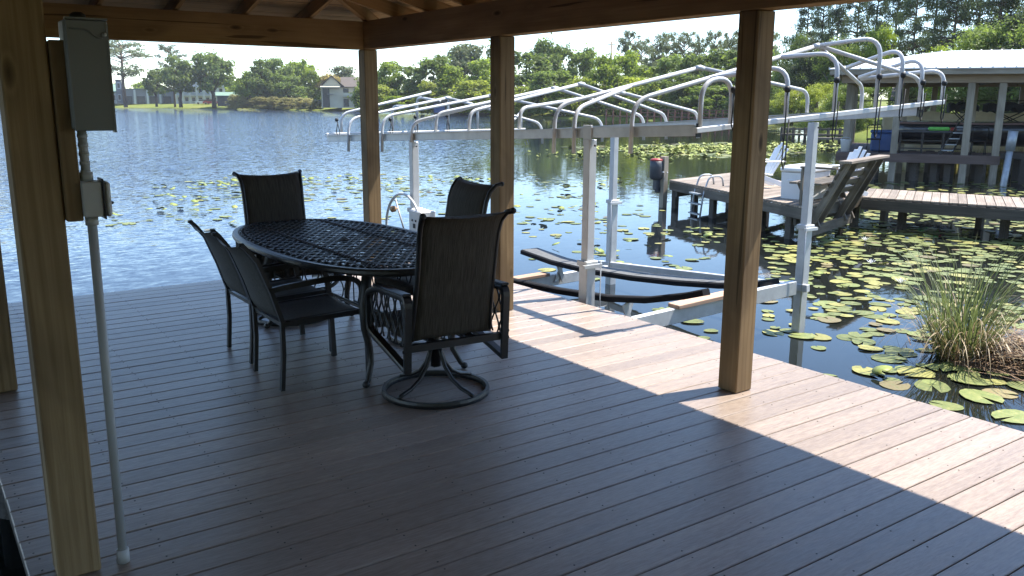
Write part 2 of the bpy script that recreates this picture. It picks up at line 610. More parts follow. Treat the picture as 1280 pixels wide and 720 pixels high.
    def prism(self, outline, a, b):
        """outline (list of 2d) on plane through functions a(p)->3d, b(p)->3d"""
        n = len(outline)
        vs = [a(p) for p in outline] + [b(p) for p in outline]
        fs = [tuple(range(n)), tuple(range(2 * n - 1, n - 1, -1))]
        for i in range(n):
            fs.append((i, i + n, (i + 1) % n + n, (i + 1) % n))
        self.add(vs, fs)
        return self

    def mesh(self, name, mat, origin=(0, 0, 0)):
        me = bpy.data.meshes.new(name)
        o = Vector(origin)
        vs = [(p[0] - o.x, p[1] - o.y, p[2] - o.z) for p in self.v]
        me.from_pydata(vs, [], self.f)
        me.polygons.foreach_set('use_smooth', self.sm)
        me.materials.append(MATS[mat])
        me.update()
        bm = bmesh.new()
        bm.from_mesh(me)
        bmesh.ops.recalc_face_normals(bm, faces=bm.faces)
        bm.to_mesh(me)
        bm.free()
        return me


def frame(a, b, up=(0, 0, 1)):
    x = (Vector(b) - Vector(a)).normalized()
    up = Vector(up)
    if abs(x.dot(up)) > 0.99:
        up = Vector((1, 0, 0)) if abs(x.x) < 0.9 else Vector((0, 1, 0))
    y = up.cross(x).normalized()
    z = x.cross(y)
    return Matrix((x, y, z)).transposed()


def props(o, label=None, cat=None, group=None, kind=None):
    if label:
        o['label'] = label
    if cat:
        o['category'] = cat
    if group:
        o['group'] = group
    if kind:
        o['kind'] = kind
    return o


def thing(name, label, cat, loc=(0, 0, 0), rz=0.0, group=None, kind=None):
    o = bpy.data.objects.new(name, None)
    o.empty_display_size = 0.2
    C.objects.link(o)
    o.location = loc
    o.rotation_euler = (0, 0, rz)
    return props(o, label, cat, group, kind)


def part(name, g, mat, parent, world=False):
    """one mesh object; world=True when g is in world coordinates and the parent is only translated"""
    org = (0, 0, 0)
    p = parent
    if world:
        org = Vector((0, 0, 0))
        while p is not None:
            org = org + p.location
            p = p.parent
    o = bpy.data.objects.new(name, g.mesh(name, mat, org))
    C.objects.link(o)
    o.parent = parent
    return o


def single(name, g, mat, label, cat, group=None, kind=None, origin=None):
    if origin is None:
        xs = [p[0] for p in g.v]
        ys = [p[1] for p in g.v]
        zs = [p[2] for p in g.v]
        origin = ((min(xs) + max(xs)) / 2, (min(ys) + max(ys)) / 2, min(zs))
    o = bpy.data.objects.new(name, g.mesh(name, mat, origin))
    C.objects.link(o)
    o.location = origin
    return props(o, label, cat, group, kind)


STICKS = {}


def stick(name, parent, a, b, w_, h_, mat, up=(0, 0, 1), ch=0.004, base=None):
    """a timber from a to b; its mesh runs along local x so the grain follows it; base = world origin of a translated parent"""
    a, b = Vector(a), Vector(b)
    L = (b - a).length
    key = (round(L, 3), w_, h_, mat, ch)
    if key not in STICKS:
        g = G()
        g.box((0, 0, 0), (L, w_, h_), None, ch)
        STICKS[key] = g.mesh(name, mat)
    o = bpy.data.objects.new(name, STICKS[key])
    C.objects.link(o)
    o.parent = parent
    base = Vector(base) if base is not None else Vector((0, 0, 0))
    M = frame(a, b, up).to_4x4()
    M.translation = (a + b) / 2 - base
    o.matrix_local = M
    return o


def copy_tree(o, parent=None):
    c = o.copy()
    C.objects.link(c)
    c.parent = parent
    for ch in list(o.children):
        copy_tree(ch, c)
    return c


def arc(pts, r, n=6):
    """polyline with its inner corners rounded"""
    pts = [Vector(p) for p in pts]
    out = [pts[0]]
    for i in range(1, len(pts) - 1):
        a, b, c = pts[i - 1], pts[i], pts[i + 1]
        d1, d2 = (a - b), (c - b)
        rr = min(r, d1.length * 0.49, d2.length * 0.49)
        p1, p2 = b + d1.normalized() * rr, b + d2.normalized() * rr
        for k in range(n + 1):
            s = k / n
            out.append(p1 * (1 - s) ** 2 + b * 2 * s * (1 - s) + p2 * s * s)
    out.append(pts[-1])
    return out


def col(px, d):
    """point on the compass bearing of picture column px, d metres away"""
    v = FWD * FOC + RIGHT * (px - 640)
    v = Vector((v.x, v.y, 0)).normalized()
    return Vector((EYE.x + v.x * d, EYE.y + v.y * d, 0))


def height(py, px, d):
    """z of something seen at picture row py when it stands d metres away on column px"""
    p = col(px, d)
    depth = (p - EYE).dot(Vector((FWD.x, FWD.y, 0)))
    hor = 123.3 + 5.9 * px / 1280
    return EYE.z + (hor - py) * (depth * 1.023) / FOC


# ------------------------------------------------------------------ water, ground
g = G()
R_ = 345
g.add([(-R_, -R_, WATER), (R_, -R_, WATER), (R_, R_, WATER), (-R_, R_, WATER)], [(0, 1, 2, 3)])
o = single('water', g, 'lake_water', 'blue lake water, ruffled in the open and calm by the docks', 'water', kind='structure', origin=(0, 0, WATER))

shore = [(-140, 268), (-60, 292), (0, 300), (30, 296), (55.8, 284), (66, 258), (76, 234), (83, 210), (88, 188), (87, 165), (84.7, 140),
         (82, 118), (80.8, 102), (82, 90), (83.4, 79), (84, 68), (79, 58), (68, 50), (58, 41), (50, 33), (44, 26), (40, 17),
         (38, 10), (35, 2), (32, -8), (25, -16), (12, -20), (0, -14), (-10, -12), (-30, -22), (-70, -20), (-120, 10),
         (-180, 60), (-230, 140), (-210, 220)]
rows = [(0.0, -1.5), (1.2, -0.72), (3.0, -0.45), (8, -0.05), (20, 0.35), (60, 0.7), (150, 1.2), (320, 3.0)]
vs, fs = [], []
for off, z in rows:
    for (x, y) in shore:
        d = math.hypot(x, y)
        k = (d - 0.8 + off) / d
        vs.append((x * k, y * k, z + (0.12 * mnoise.noise(Vector((x * .3, y * .3, off))) if off else 0)))
n = len(shore)
for i in range(len(rows) - 1):
    for j in range(n):
        fs.append((i * n + j, i * n + (j + 1) % n, (i + 1) * n + (j + 1) % n, (i + 1) * n + j))
g = G()
g.add(vs, fs, True)
single('ground', g, 'grass_ground', 'grassy banks round the lake', 'ground', kind='structure', origin=(0, 0, 0))

# ------------------------------------------------------------------ deck
DX0, DX1, DY0, DY1, PITCH = 0.229, 4.667, -3.0, 8.36, 0.1543
deck = thing('deck', 'grey brown composite board deck under the pavilion', 'deck', (2.45, 2.7, 0), kind='structure')
gb = G()
gb.box((0, 0, -0.0125), (DX1 - DX0, PITCH - 0.0064, 0.025), None, 0.0035)
bm_ = gb.mesh('deck_board', 'deck_composite')
y = 2.537 - PITCH / 2      # a seam of the photograph
ys = []
while y > DY0:
    y -= PITCH
while y < DY1 - PITCH * 0.6:
    ys.append(y)
    y += PITCH
for y in ys:
    o = bpy.data.objects.new('deck_board', bm_)
    C.objects.link(o)
    o.parent = deck
    o.location = ((DX0 + DX1) / 2 - 2.45 + random.uniform(-.002, .002), y - 2.7, random.uniform(-.0008, .0008))
YTOP = ys[-1] + PITCH / 2
g = G()
for y in ys:
    for x in [DX0 + 0.04 + 0.405 * i for i in range(11)] + [DX1 - 0.04]:
        for s in (-1, 1):
            g.lathe((x + random.uniform(-.008, .008), y + s * 0.048, 0.0002), [(0.0042, 0), (0.0038, 0.0009)], 6)
sc_ = part('screw', g, 'black_rubber', deck, True)
sc_['kind'] = 'stuff'
for x in [DX0 + 0.04 + 0.405 * i for i in range(11)] + [DX1 - 0.045]:
    stick('joist', deck, (x, DY0, -0.13), (x, YTOP - 0.03, -0.13), 0.038, 0.2, 'pile_timber', base=deck.location)
for y in (8.2, 5.75, 3.3, 0.8, -1.6):
    stick('girder', deck, (DX0 + 0.02, y, -0.35), (DX1 - 0.02, y, -0.35), 0.09, 0.22, 'pile_timber', base=deck.location)
stick('fascia_board', deck, (DX1 + 0.006 - 0.012, DY0, -0.14), (DX1 - 0.006, YTOP, -0.14), 0.02, 0.20, 'brown_composite', base=deck.location)
stick('fascia_board', deck, (DX0 + 0.02, YTOP - 0.012, -0.14), (DX1 - 0.03, YTOP - 0.012, -0.14), 0.02, 0.20, 'brown_composite', base=deck.location)
for x in (0.38, 2.3, 3.96):
    for y in (8.07, 5.73, 3.28, 0.82, -1.6):
        g = G()
        g.tube([(x, y, -2.2), (x, y, -0.46)], 0.11, 10)
        part('piling', g, 'pile_timber', deck, True)

# ------------------------------------------------------------------ pavilion
pav = thing('pavilion', 'timber pavilion with a hip roof on square posts over the deck', 'pavilion', (2.17, 3.2, 0))
PB = pav.location.copy()
PX0, PX1 = 0.38, 3.96
PYS = (8.07, 5.73, 3.28, 0.82, -1.6)
BZ0, BZ1 = 2.168, 2.428
for x in (PX0, PX1):
    for y in PYS:
        if x == PX0 and y in (0.82,):
            continue
        p = stick('post', pav, (x, y, 0.003), (x, y, BZ0 - 0.002), 0.14, 0.14, 'post_timber', up=(0, 1, 0), ch=0.006, base=PB)
for y in PYS:
    stick('post', pav, (-3.3, y, -2.0), (-3.3, y, BZ0 - 0.002), 0.14, 0.14, 'post_timber', up=(0, 1, 0), ch=0.006, base=PB)  # unseen row carrying the roof added on the left for shade
for x in (-3.3, PX0, PX1):
    for s in (-1, 1):
        stick('beam', pav, (x + s * 0.036, -1.7, (BZ0 + BZ1) / 2), (x + s * 0.036, 8.14, (BZ0 + BZ1) / 2), 0.07, BZ1 - BZ0, 'beam_timber', ch=0.003, base=PB)
for y in (8.07, -1.63):
    for s in (-1, 1):
        stick('beam', pav, (-3.3 + 0.073, y + s * 0.036, (BZ0 + BZ1) / 2 - 0.002), (PX0 - 0.073, y + s * 0.036, (BZ0 + BZ1) / 2 - 0.002), 0.07, BZ1 - BZ0, 'beam_timber', ch=0.003, base=PB)
        stick('beam', pav, (PX0 + 0.073, y + s * 0.036, (BZ0 + BZ1) / 2 - 0.002), (PX1 - 0.073, y + s * 0.036, (BZ0 + BZ1) / 2 - 0.002), 0.07, BZ1 - BZ0, 'beam_timber', ch=0.003, base=PB)
# roof: four slopes, eave 0.79 m beyond the beams
SL = 0.25
OV = 0.79
PXL = -3.3                      # unseen extension over an assumed boat slip, added to darken the deck's left
EX0, EX1 = PXL - OV, PX1 + OV
EY0, EY1 = -1.63 - OV, 8.07 + OV
RX = (EX0 + EX1) / 2
HALF = (EX1 - EX0) / 2
RT = 0.12


def roofz(d):          # underside of the boards at horizontal distance d inside the eave
    return BZ1 + RT + (d - OV) * SL


RY0, RY1 = EY0 + HALF, EY1 - HALF
upn = Vector((0, 0, 1))


def rafter(a2, b2, w_=0.04):
    """a2 / b2: (x, y, distance inside the eave)"""
    a = Vector((a2[0], a2[1], roofz(a2[2]) - RT / 2 - 0.002))
    b = Vector((b2[0], b2[1], roofz(b2[2]) - RT / 2 - 0.002))
    stick('rafter', pav, a, b, w_, RT - 0.004, 'beam_timber', ch=0.002, base=PB)


TAIL = 0.28
k = -14
ridge_g = None
y = 7.45
while y > EY0 + 0.5:
    din = min(HALF, EY1 - y, y - EY0)
    if din > TAIL + 0.3:
        rafter((EX1 - TAIL, y, TAIL), (EX1 - din + 0.03, y, din - 0.03))
        rafter((EX0 + TAIL, y, TAIL), (EX0 + din - 0.03, y, din - 0.03))
    y -= 0.61
x = 3.37
while x > EX0 + 0.5:
    din = min(x - EX0, EX1 - x)
    if din > TAIL + 0.3:
        rafter((x, EY1 - TAIL, TAIL), (x, EY1 - din + 0.03, din - 0.03))
        rafter((x, EY0 + TAIL, TAIL), (x, EY0 + din - 0.03, din - 0.03))
    x -= 0.61
for (x0, y0, x1, y1) in ((EX1, EY1, RX, RY1), (EX0, EY1, RX, RY1), (EX1, EY0, RX, RY0), (EX0, EY0, RX, RY0)):
    s = TAIL / HALF
    a = (x0 + (x1 - x0) * s, y0 + (y1 - y0) * s, TAIL)
    rafter(a, (x1, y1, HALF - 0.02), 0.05)
stick('ridge_board', pav, (RX, RY0, roofz(HALF) - 0.10), (RX, RY1, roofz(HALF) - 0.10), 0.04, 0.16, 'beam_timber', base=PB)
# roof boards, each a tapering board following the slope
BW = 0.14
nb = int(HALF / BW)


def slope_board(p0, p1, p2, p3):
    """four plan corners with their inside distance; 22 mm thick board lying on the rafters"""
    g = G()
    lo = [Vector((p[0], p[1], roofz(p[2]))) for p in (p0, p1, p2, p3)]
    a, b = (lo[0] + lo[3]) / 2, (lo[1] + lo[2]) / 2
    M = frame(a, b, (0, 0, 1))
    Mi = M.transposed()
    c = (a + b) / 2
    loc = [Mi @ (q - c) for q in lo]
    hi = [Mi @ (q + Vector((0, 0, 0.022)) - c) for q in lo]
    g.add(loc + hi, [(0, 1, 2, 3), (7, 6, 5, 4), (0, 4, 5, 1), (1, 5, 6, 2), (2, 6, 7, 3), (3, 7, 4, 0)])
    o = bpy.data.objects.new('roof_board', g.mesh('roof_board', 'roof_timber'))
    C.objects.link(o)
    o.parent = pav
    Q = M.to_4x4()
    Q.translation = c - PB
    o.matrix_local = Q


for i in range(nb):
    d0, d1 = i * BW + 0.001, (i + 1) * BW - 0.004
    slope_board((EX1 - d0, EY0 + d0, d0), (EX1 - d0, EY1 - d0, d0), (EX1 - d1, EY1 - d1, d1), (EX1 - d1, EY0 + d1, d1))
    slope_board((EX0 + d0, EY1 - d0, d0), (EX0 + d0, EY0 + d0, d0), (EX0 + d1, EY0 + d1, d1), (EX0 + d1, EY1 - d1, d1))
    slope_board((EX1 - d0 - .004, EY1 - d0, d0), (EX0 + d0 + .004, EY1 - d0, d0), (EX0 + d1 + .004, EY1 - d1, d1), (EX1 - d1 - .004, EY1 - d1, d1))
    slope_board((EX0 + d0 + .004, EY0 + d0, d0), (EX1 - d0 - .004, EY0 + d0, d0), (EX1 - d1 - .004, EY0 + d1, d1), (EX0 + d1 + .004, EY0 + d1, d1))
# metal roof skin above the boards
for quad in (((EX1, EY0), (EX1, EY1), (RX, RY1), (RX, RY0)), ((EX0, EY1), (EX0, EY0), (RX, RY0), (RX, RY1)),
             ((EX1, EY1), (EX0, EY1), (RX, RY1), (RX, RY1)), ((EX0, EY0), (EX1, EY0), (RX, RY0), (RX, RY0))):
    g = G()
    zz = (roofz(0) + 0.026, roofz(0) + 0.026, roofz(HALF) + 0.026, roofz(HALF) + 0.026)
    q = [Vector((p[0], p[1], z)) for p, z in zip(quad, zz)]
    if (q[2] - q[3]).length < 1e-6:
        q = q[:3]
    m_ = len(q)
    t_ = [p + Vector((0, 0, 0.02)) for p in q]
    g.add(q + t_, [tuple(range(m_)), tuple(range(2 * m_ - 1, m_ - 1, -1))] + [(i, i + m_, (i + 1) % m_ + m_, (i + 1) % m_) for i in range(m_)])
    part('roof_sheet', g, 'roof_metal_white', pav, True)

# meter board and electrics on the near left post
g = G()
strip = thing('backing_board', 'rough timber backing board fixed beside the near left post', 'board', (0.478, 3.19, 1.26))
stick('plank', strip, (0.478, 3.215, 1.28), (0.478, 3.215, 1.865), 0.052, 0.04, 'post_timber', up=(0, 1, 0), base=strip.location)
box = thing('electrical_panel', 'dark grey metal breaker panel hung under the beam beside the left post', 'electrical box', (0.558, 3.2, 1.585))
g = G()
g.box((0.553, 3.215, 1.755), (0.118, 0.09, 0.345), None, 0.004)
part('enclosure', g, 'panel_grey', box, True)
g = G()
g.box((0.5605, 3.163, 1.753), (0.125, 0.012, 0.350), None, 0.003)
g.bar((0.500, 3.168, 1.932), (0.624, 3.168, 1.932), 0.03, 0.006)
g.box((0.62, 3.170, 1.745), (0.007, 0.03, 0.345))
part('cover', g, 'panel_grey', box, True)
g = G()
g.tube(arc([(0.508, 3.1545, 1.900), (0.565, 3.1545, 1.897), (0.582, 3.1545, 1.876), (0.606, 3.1545, 1.873)], 0.012, 3), 0.0028, 6)
part('embossed_line', g, 'panel_grey', box, True)
g = G()
g.lathe((0.611, 3.156, 1.884), [(0.0075, 0), (0.0075, 0.004), (0.004, 0.006)], 12, (0, -1, 0))
part('screw', g, 'galvanised', box, True)
g = G()
g.lathe((0.545, 3.2, 1.934), [(0.024, -0.008), (0.024, 0.012), (0.014, 0.02)], 14)
part('hub_fitting', g, 'black_rubber', box, True)
ob = thing('outlet_box', 'light grey weatherproof outlet box with hinged cover below the panel', 'outlet box', (0.54, 3.2, 1.29))
g = G()
g.box((0.534, 3.21, 1.352), (0.062, 0.075, 0.118), None, 0.004)
part('body', g, 'outlet_grey', ob, True)
g = G()
g.box((0.568, 3.208, 1.352), (0.005, 0.083, 0.136), None, 0.001)
part('gasket', g, 'black_rubber', ob, True)
g = G()
g.box((0.581, 3.208, 1.350), (0.02, 0.072, 0.118), None, 0.007)
part('lid', g, 'outlet_grey', ob, True)
g = G()
g.lathe((0.59, 3.205, 1.335), [(0.006, 0), (0.006, 0.008), (0.003, 0.013)], 8, (1, 0, 0))
part('latch', g, 'black_rubber', ob, True)
cd = thing('conduit', 'light grey plastic conduit running from the panel down to the deck', 'conduit', (0.528, 3.225, 0.003))
g = G()
g.tube([(0.527, 3.215, 1.425), (0.526, 3.215, 1.582)], 0.0145, 12)
part('upper_pipe', g, 'pvc_grey', cd, True)
g = G()
for i in range(5):
    g.lathe((0.5262, 3.215, 1.435 + 0.03 * i), [(0.0165, 0), (0.0165, 0.012)], 12)
part('ribbed_sleeve', g, 'pvc_grey', cd, True)
g = G()
g.tube([(0.528, 3.23, 0.02), (0.531, 3.218, 1.275)], 0.0155, 14)
part('pipe', g, 'pvc_grey', cd, True)
g = G()
g.lathe((0.528, 3.23, 0.003), [(0.0225, 0), (0.0225, 0.05), (0.017, 0.052)], 14)
part('coupling', g, 'outlet_grey', cd, True)
g = G()
g.lathe((0.531, 3.218, 1.262), [(0.021, 0), (0.021, 0.028)], 14)
part('coupling', g, 'outlet_grey', cd, True)
g = G()
g.lathe((0.527, 3.215, 1.413), [(0.021, 0), (0.021, 0.028)], 14)
part('coupling', g, 'outlet_grey', cd, True)

# ------------------------------------------------------------------ dining table
def lattice(g, x, y0, y1, z0, z1, n=7):
    wd = (y1 - y0) / n
    for k in range(n + 1):
        pts = []
        for i in range(13):
            s = i / 12
            yy = y0 + k * wd + math.sin(s * math.pi * 3 + (math.pi if k % 2 else 0)) * wd * 0.42
            pts.append((x, min(max(yy, y0), y1), z0 + (z1 - z0) * s))
        g.tube(pts, 0.0055, 5)


TX, TY, TZ, TA, TB, TN = 2.50, 5.55, 0.735, 0.595, 1.20, 2.5


def sup(a, k=1.0, off=0.0):
    c, s = math.cos(a), math.sin(a)
    return Vector(((TA - off) * k * math.copysign(abs(c) ** (2 / TN), c), (TB - off) * k * math.copysign(abs(s) ** (2 / TN), s), 0))


def inside(x, y, off=0.02):
    return abs(x / (TA - off)) ** TN + abs(y / (TB - off)) ** TN <= 1


table = thing('dining_table', 'long oval black cast metal table with pierced scroll top', 'table', (TX, TY, 0.0))
g = G()
rim = [sup(2 * math.pi * i / 96) + Vector((0, 0, TZ - 0.02)) for i in range(96)]
g.sweep(rim, [(0.022, 0.008), (0.014, 0.019), (-0.016, 0.019), (-0.03, 0.014), (-0.03, 0.0), (0.0, -0.012), (0.016, -0.02), (0.024, -0.008)], True)
part('rim', g, 'table_metal', table)
g = G()
s_ = 0.0305
per = 0.082
for k in range(-20, 21):
    base = k * s_
    ph = math.pi * (k % 2)
    run = []
    for i in range(-166, 167):
        yy = i * 0.0074
        xx = base + 0.0145 * math.sin(2 * math.pi * yy / per + ph)
        if inside(xx, yy):
            run.append((xx, yy, TZ - 0.006 + 0.0025 * math.sin(yy * 55 + k)))
        else:
            if len(run) > 2:
                g.sweep(run, [(-.0070, -.005), (.0070, -.005), (.0052, .0035), (-.0052, .0035)])
            run = []
    if len(run) > 2:
        g.sweep(run, [(-.0070, -.005), (.0070, -.005), (.0052, .0035), (-.0052, .0035)])
part('scroll_lattice', g, 'table_metal', table)
g = G()
for k in range(-28, 29):
    for bx in (-0.27, 0.27):
        yy = k * 0.042
        if inside(bx, yy, 0.05):
            ring = [(bx + 0.015 * math.cos(a), yy + 0.013 * math.sin(a), TZ + 0.001) for a in [2 * math.pi * q / 8 for q in range(8)]]
            g.tube(ring, 0.0042, 5, True)
for a in range(90):
    p = sup(2 * math.pi * a / 90, 1, 0.055)
    ring = [(p.x + 0.014 * math.cos(b), p.y + 0.014 * math.sin(b), TZ + 0.0008) for b in [2 * math.pi * q / 7 for q in range(7)]]
    g.tube(ring, 0.004, 5, True)
o = part('ring_band', g, 'table_metal', table)
o['kind'] = 'stuff'
g = G()
ring = [(0.034 * math.cos(a), 0.034 * math.sin(a), TZ) for a in [2 * math.pi * q / 20 for q in range(20)]]
g.tube(ring, 0.008, 6, True)
part('umbrella_ring', g, 'table_metal', table)
g = G()
g.lathe((0, 0, TZ - 0.012), [(0.028, 0), (0.028, 0.004)], 14)
part('umbrella_plug', g, 'black_rubber', table)
g = G()
ap = [sup(2 * math.pi * i / 72, 1, 0.10) + Vector((0, 0, TZ - 0.045)) for i in range(72)]
g.sweep(ap, [(-0.006, -0.022), (0.006, -0.022), (0.006, 0.022), (-0.006, 0.022)], True)
for yy in (-0.8, -0.27, 0.27, 0.8):
    g.bar((-0.5, yy, TZ - 0.035), (0.5, yy, TZ - 0.035), 0.02, 0.02)
part('apron', g, 'table_metal', table)
for sx in (-1, 1):
    for sy in (-1, 1):
        x0, y0 = sx * 0.335, (-0.17 + sy * 0.825)
        g = G()
        pts = [(x0 * 0.86, y0 - sy * .05, TZ - 0.06), (x0 * 0.90, y0 - sy * .04, 0.60), (x0 * 0.98, y0 - sy * .02, 0.5), (x0 * 0.97, y0 - sy * .02, 0.36), (x0 * 0.86, y0 - sy * .04, 0.22),
               (x0 * 0.86, y0 - sy * 0.03, 0.13), (x0 * 0.97, y0, 0.045), (x0 * 1.02, y0 + sy * 0.012, 0.022)]
        g.tube(pts, 0.02, 8, rs=[0.032, 0.034, 0.032, 0.027, 0.022, 0.02, 0.018, 0.016])
        lg = part('leg', g, 'table_metal', table)
        g = G()
        g.lathe((x0 * 1.03, y0 + sy * .014, 0.003), [(0.012, 0), (0.022, 0.008), (0.024, 0.02), (0.018, 0.034), (0.006, 0.04)], 10)
        part('foot', g, 'table_metal', lg)
g = G()
for sy in (-1, 1):
    y0 = (-0.17 + sy * 0.74)
    g.tube(arc([(-0.29, y0 + sy * .03, 0.42), (-0.1, y0 - sy * .12, 0.30), (0.1, y0 - sy * .12, 0.30), (0.29, y0 + sy * .03, 0.42)], 0.15, 5), 0.014, 6)
g.tube([(0, -0.79, 0.30), (0, 0.45, 0.30)], 0.014, 6)
part('stretcher', g, 'table_metal', table)


g = G()
lattice(g, 0.315, -0.88, 0.55, 0.16, 0.66, 20)
g.bar((0.315, -0.88, 0.155), (0.315, 0.55, 0.155), 0.014, 0.014)
part('side_skirt', g, 'table_metal', table)
g2 = G()
lattice(g2, 0.0, -0.29, 0.29, 0.16, 0.66, 9)
g = G()
g.add([(-p[1], 0.60 + p[0], p[2]) for p in g2.v], g2.f, True)
g.bar((-0.29, 0.60, 0.155), (0.29, 0.60, 0.155), 0.014, 0.014)
part('end_skirt', g, 'table_metal', table)


# ------------------------------------------------------------------ swivel chairs
def make_swivel(name, label, loc, rz):
    t = thing(name, label, 'chair', loc, rz, 'high backed swivel chairs round the table')
    g = G()
    ring = [(0.305 * math.cos(a), 0.305 * math.sin(a), 0.02) for a in [2 * math.pi * q / 40 for q in range(40)]]
    g.sweep(ring, [(-0.011, -0.018), (0.011, -0.018), (0.013, 0.0), (0.009, 0.016), (-0.009, 0.016), (-0.013, 0.0)], True)
    part('base_ring', g, 'black_metal', t)
    for q in range(4):
        a = math.pi / 2 * q + math.radians(20)
        g = G()
        d = Vector((math.cos(a), math.sin(a), 0))
        prof = [(0.033, 0.285), (0.045, 0.24), (0.075, 0.17), (0.13, 0.105), (0.20, 0.066), (0.262, 0.05), (0.297, 0.038)]
        g.tube([d * r + Vector((0, 0, z)) for r, z in prof], 0.0125, 8)
        part('base_spoke', g, 'black_metal', t)
    g = G()
    g.lathe((0, 0, 0.16), [(0.03, 0), (0.031, 0.12), (0.056, 0.125), (0.056, 0.14), (0.03, 0.15), (0.03, 0.205), (0.09, 0.212), (0.09, 0.225)], 16)
    part('pedestal', g, 'black_metal', t)
    g = G()
    for s in (-1, 1):
        g.bar((s * 0.12, -0.26, 0.375), (s * 0.12, 0.24, 0.385), 0.035, 0.018)
    g.bar((-0.30, -0.265, 0.368), (0.30, -0.265, 0.368), 0.03, 0.04)
    g.bar((-0.26, 0.245, 0.388), (0.26, 0.245, 0.388), 0.03, 0.03)
    part('seat_frame', g, 'black_metal', t)

    # seat cushion with a waterfall front
    def seat(u, v):
        yy = -0.22 + 0.54 * v
        z = 0.425 + 0.03 * v - 0.02 * math.sin(math.pi * v) - (0.03 * ((v - 0.85) / 0.15) ** 2 if v > 0.85 else 0)
        return ((u - 0.5) * 0.50, yy, z + 0.012 * math.sin(math.pi * u))
    g = G().slab(seat, 8, 12, lambda u, v: (0, 0, -0.035))
    part('seat', g, 'sling_dark', t)

    prof = [(-0.205, 0.40), (-0.225, 0.50), (-0.25, 0.62), (-0.28, 0.75), (-0.305, 0.88), (-0.325, 0.98), (-0.355, 1.05), (-0.40, 1.095), (-0.44, 1.105)]

    def cl(v):
        f = v * (len(prof) - 1)
        i = min(int(f), len(prof) - 2)
        s = f - i
        return prof[i][0] * (1 - s) + prof[i + 1][0] * s, prof[i][1] * (1 - s) + prof[i + 1][1] * s

    def hw(v):
        return 0.243 - 0.012 * math.sin(math.pi * min(1, v * 1.2)) + 0.022 * max(0, (v - 0.75) / 0.25) ** 1.5

    def seam(v):
        return sum(-0.008 * math.exp(-((v - c) / 0.012) ** 2) for c in (0.33, 0.66))

    def back(side):
        def fn(u, v):
            yy, z = cl(v)
            sag = -0.022 * math.sin(math.pi * u) * max(0, (v - .8) / .2)
            puff = (0.014 * math.sin(math.pi * u) + seam(v) * math.sin(math.pi * u) ** .3)
            return ((u - 0.5) * 2 * (hw(v) - 0.008), yy + side * (0.012 + puff), z + sag)
        return fn
    fr, bk = back(1), back(-1)
    g = G().slab(fr, 10, 34, lambda u, v: (0, bk(u, v)[1] - fr(u, v)[1], 0))
    part('backrest', g, 'sling_dark', t)
    for s in (-1, 1):
        g = G()
        pts = [(s * hw(i / 16), cl(i / 16)[0], cl(i / 16)[1]) for i in range(17)]
        g.tube(pts, 0.016, 8)
        rail = part('back_rail', g, 'black_metal', t)
        g = G()
        g.lathe(pts[-1], [(0.017, -0.008), (0.018, 0.004), (0.011, 0.014)], 10, (s * 0.25, -0.95, 0.2))
        part('end_cap', g, 'black_rubber', rail)
    for s in (-1, 1):
        x = s * 0.30
        g = G()
        loop = arc([(x, -0.285, 0.25), (x, -0.30, 0.655), (x, 0.12, 0.635), (x, 0.27, 0.58), (x, 0.265, 0.36), (x, -0.285, 0.25)], 0.05, 4)
        g.sweep(loop[:-1], [(-0.017, -0.02), (-0.006, -0.024), (0.006, -0.024), (0.017, -0.02), (0.017, 0.02), (0.006, 0.015), (-0.006, 0.015), (-0.017, 0.02)], True, up=(1, 0, 0))
        af = part('arm_frame', g, 'black_metal', t)
        g = G()
        g.box((x, -0.08, 0.662), (0.052, 0.44, 0.016), Matrix.Rotation(-0.045, 3, 'X'), 0.006)
        part('armrest', g, 'black_metal', af)
        g = G()
        lattice(g, x, -0.25, 0.235, 0.37, 0.625, 10)
        part('side_lattice', g, 'black_metal', af)
        g = G()
        for z in (0.36, 0.40):
            g.lathe((x + s * 0.02, -0.288, z), [(0.011, 0), (0.009, 0.008)], 8, (s, 0, 0))
        part('bolt', g, 'black_metal', af)
    return t


make_swivel('swivel_chair', 'black swivel chair in front of the table, back turned to the viewer', (2.465, 4.25, 0), math.radians(-5))
make_swivel('swivel_chair', 'black swivel chair at the far lake end of the table', (2.44, 6.47, 0), math.radians(180 - 4))
make_swivel('swivel_chair', 'black swivel chair on the right side of the table by the middle post', (3.06, 5.33, 0), math.radians(92))


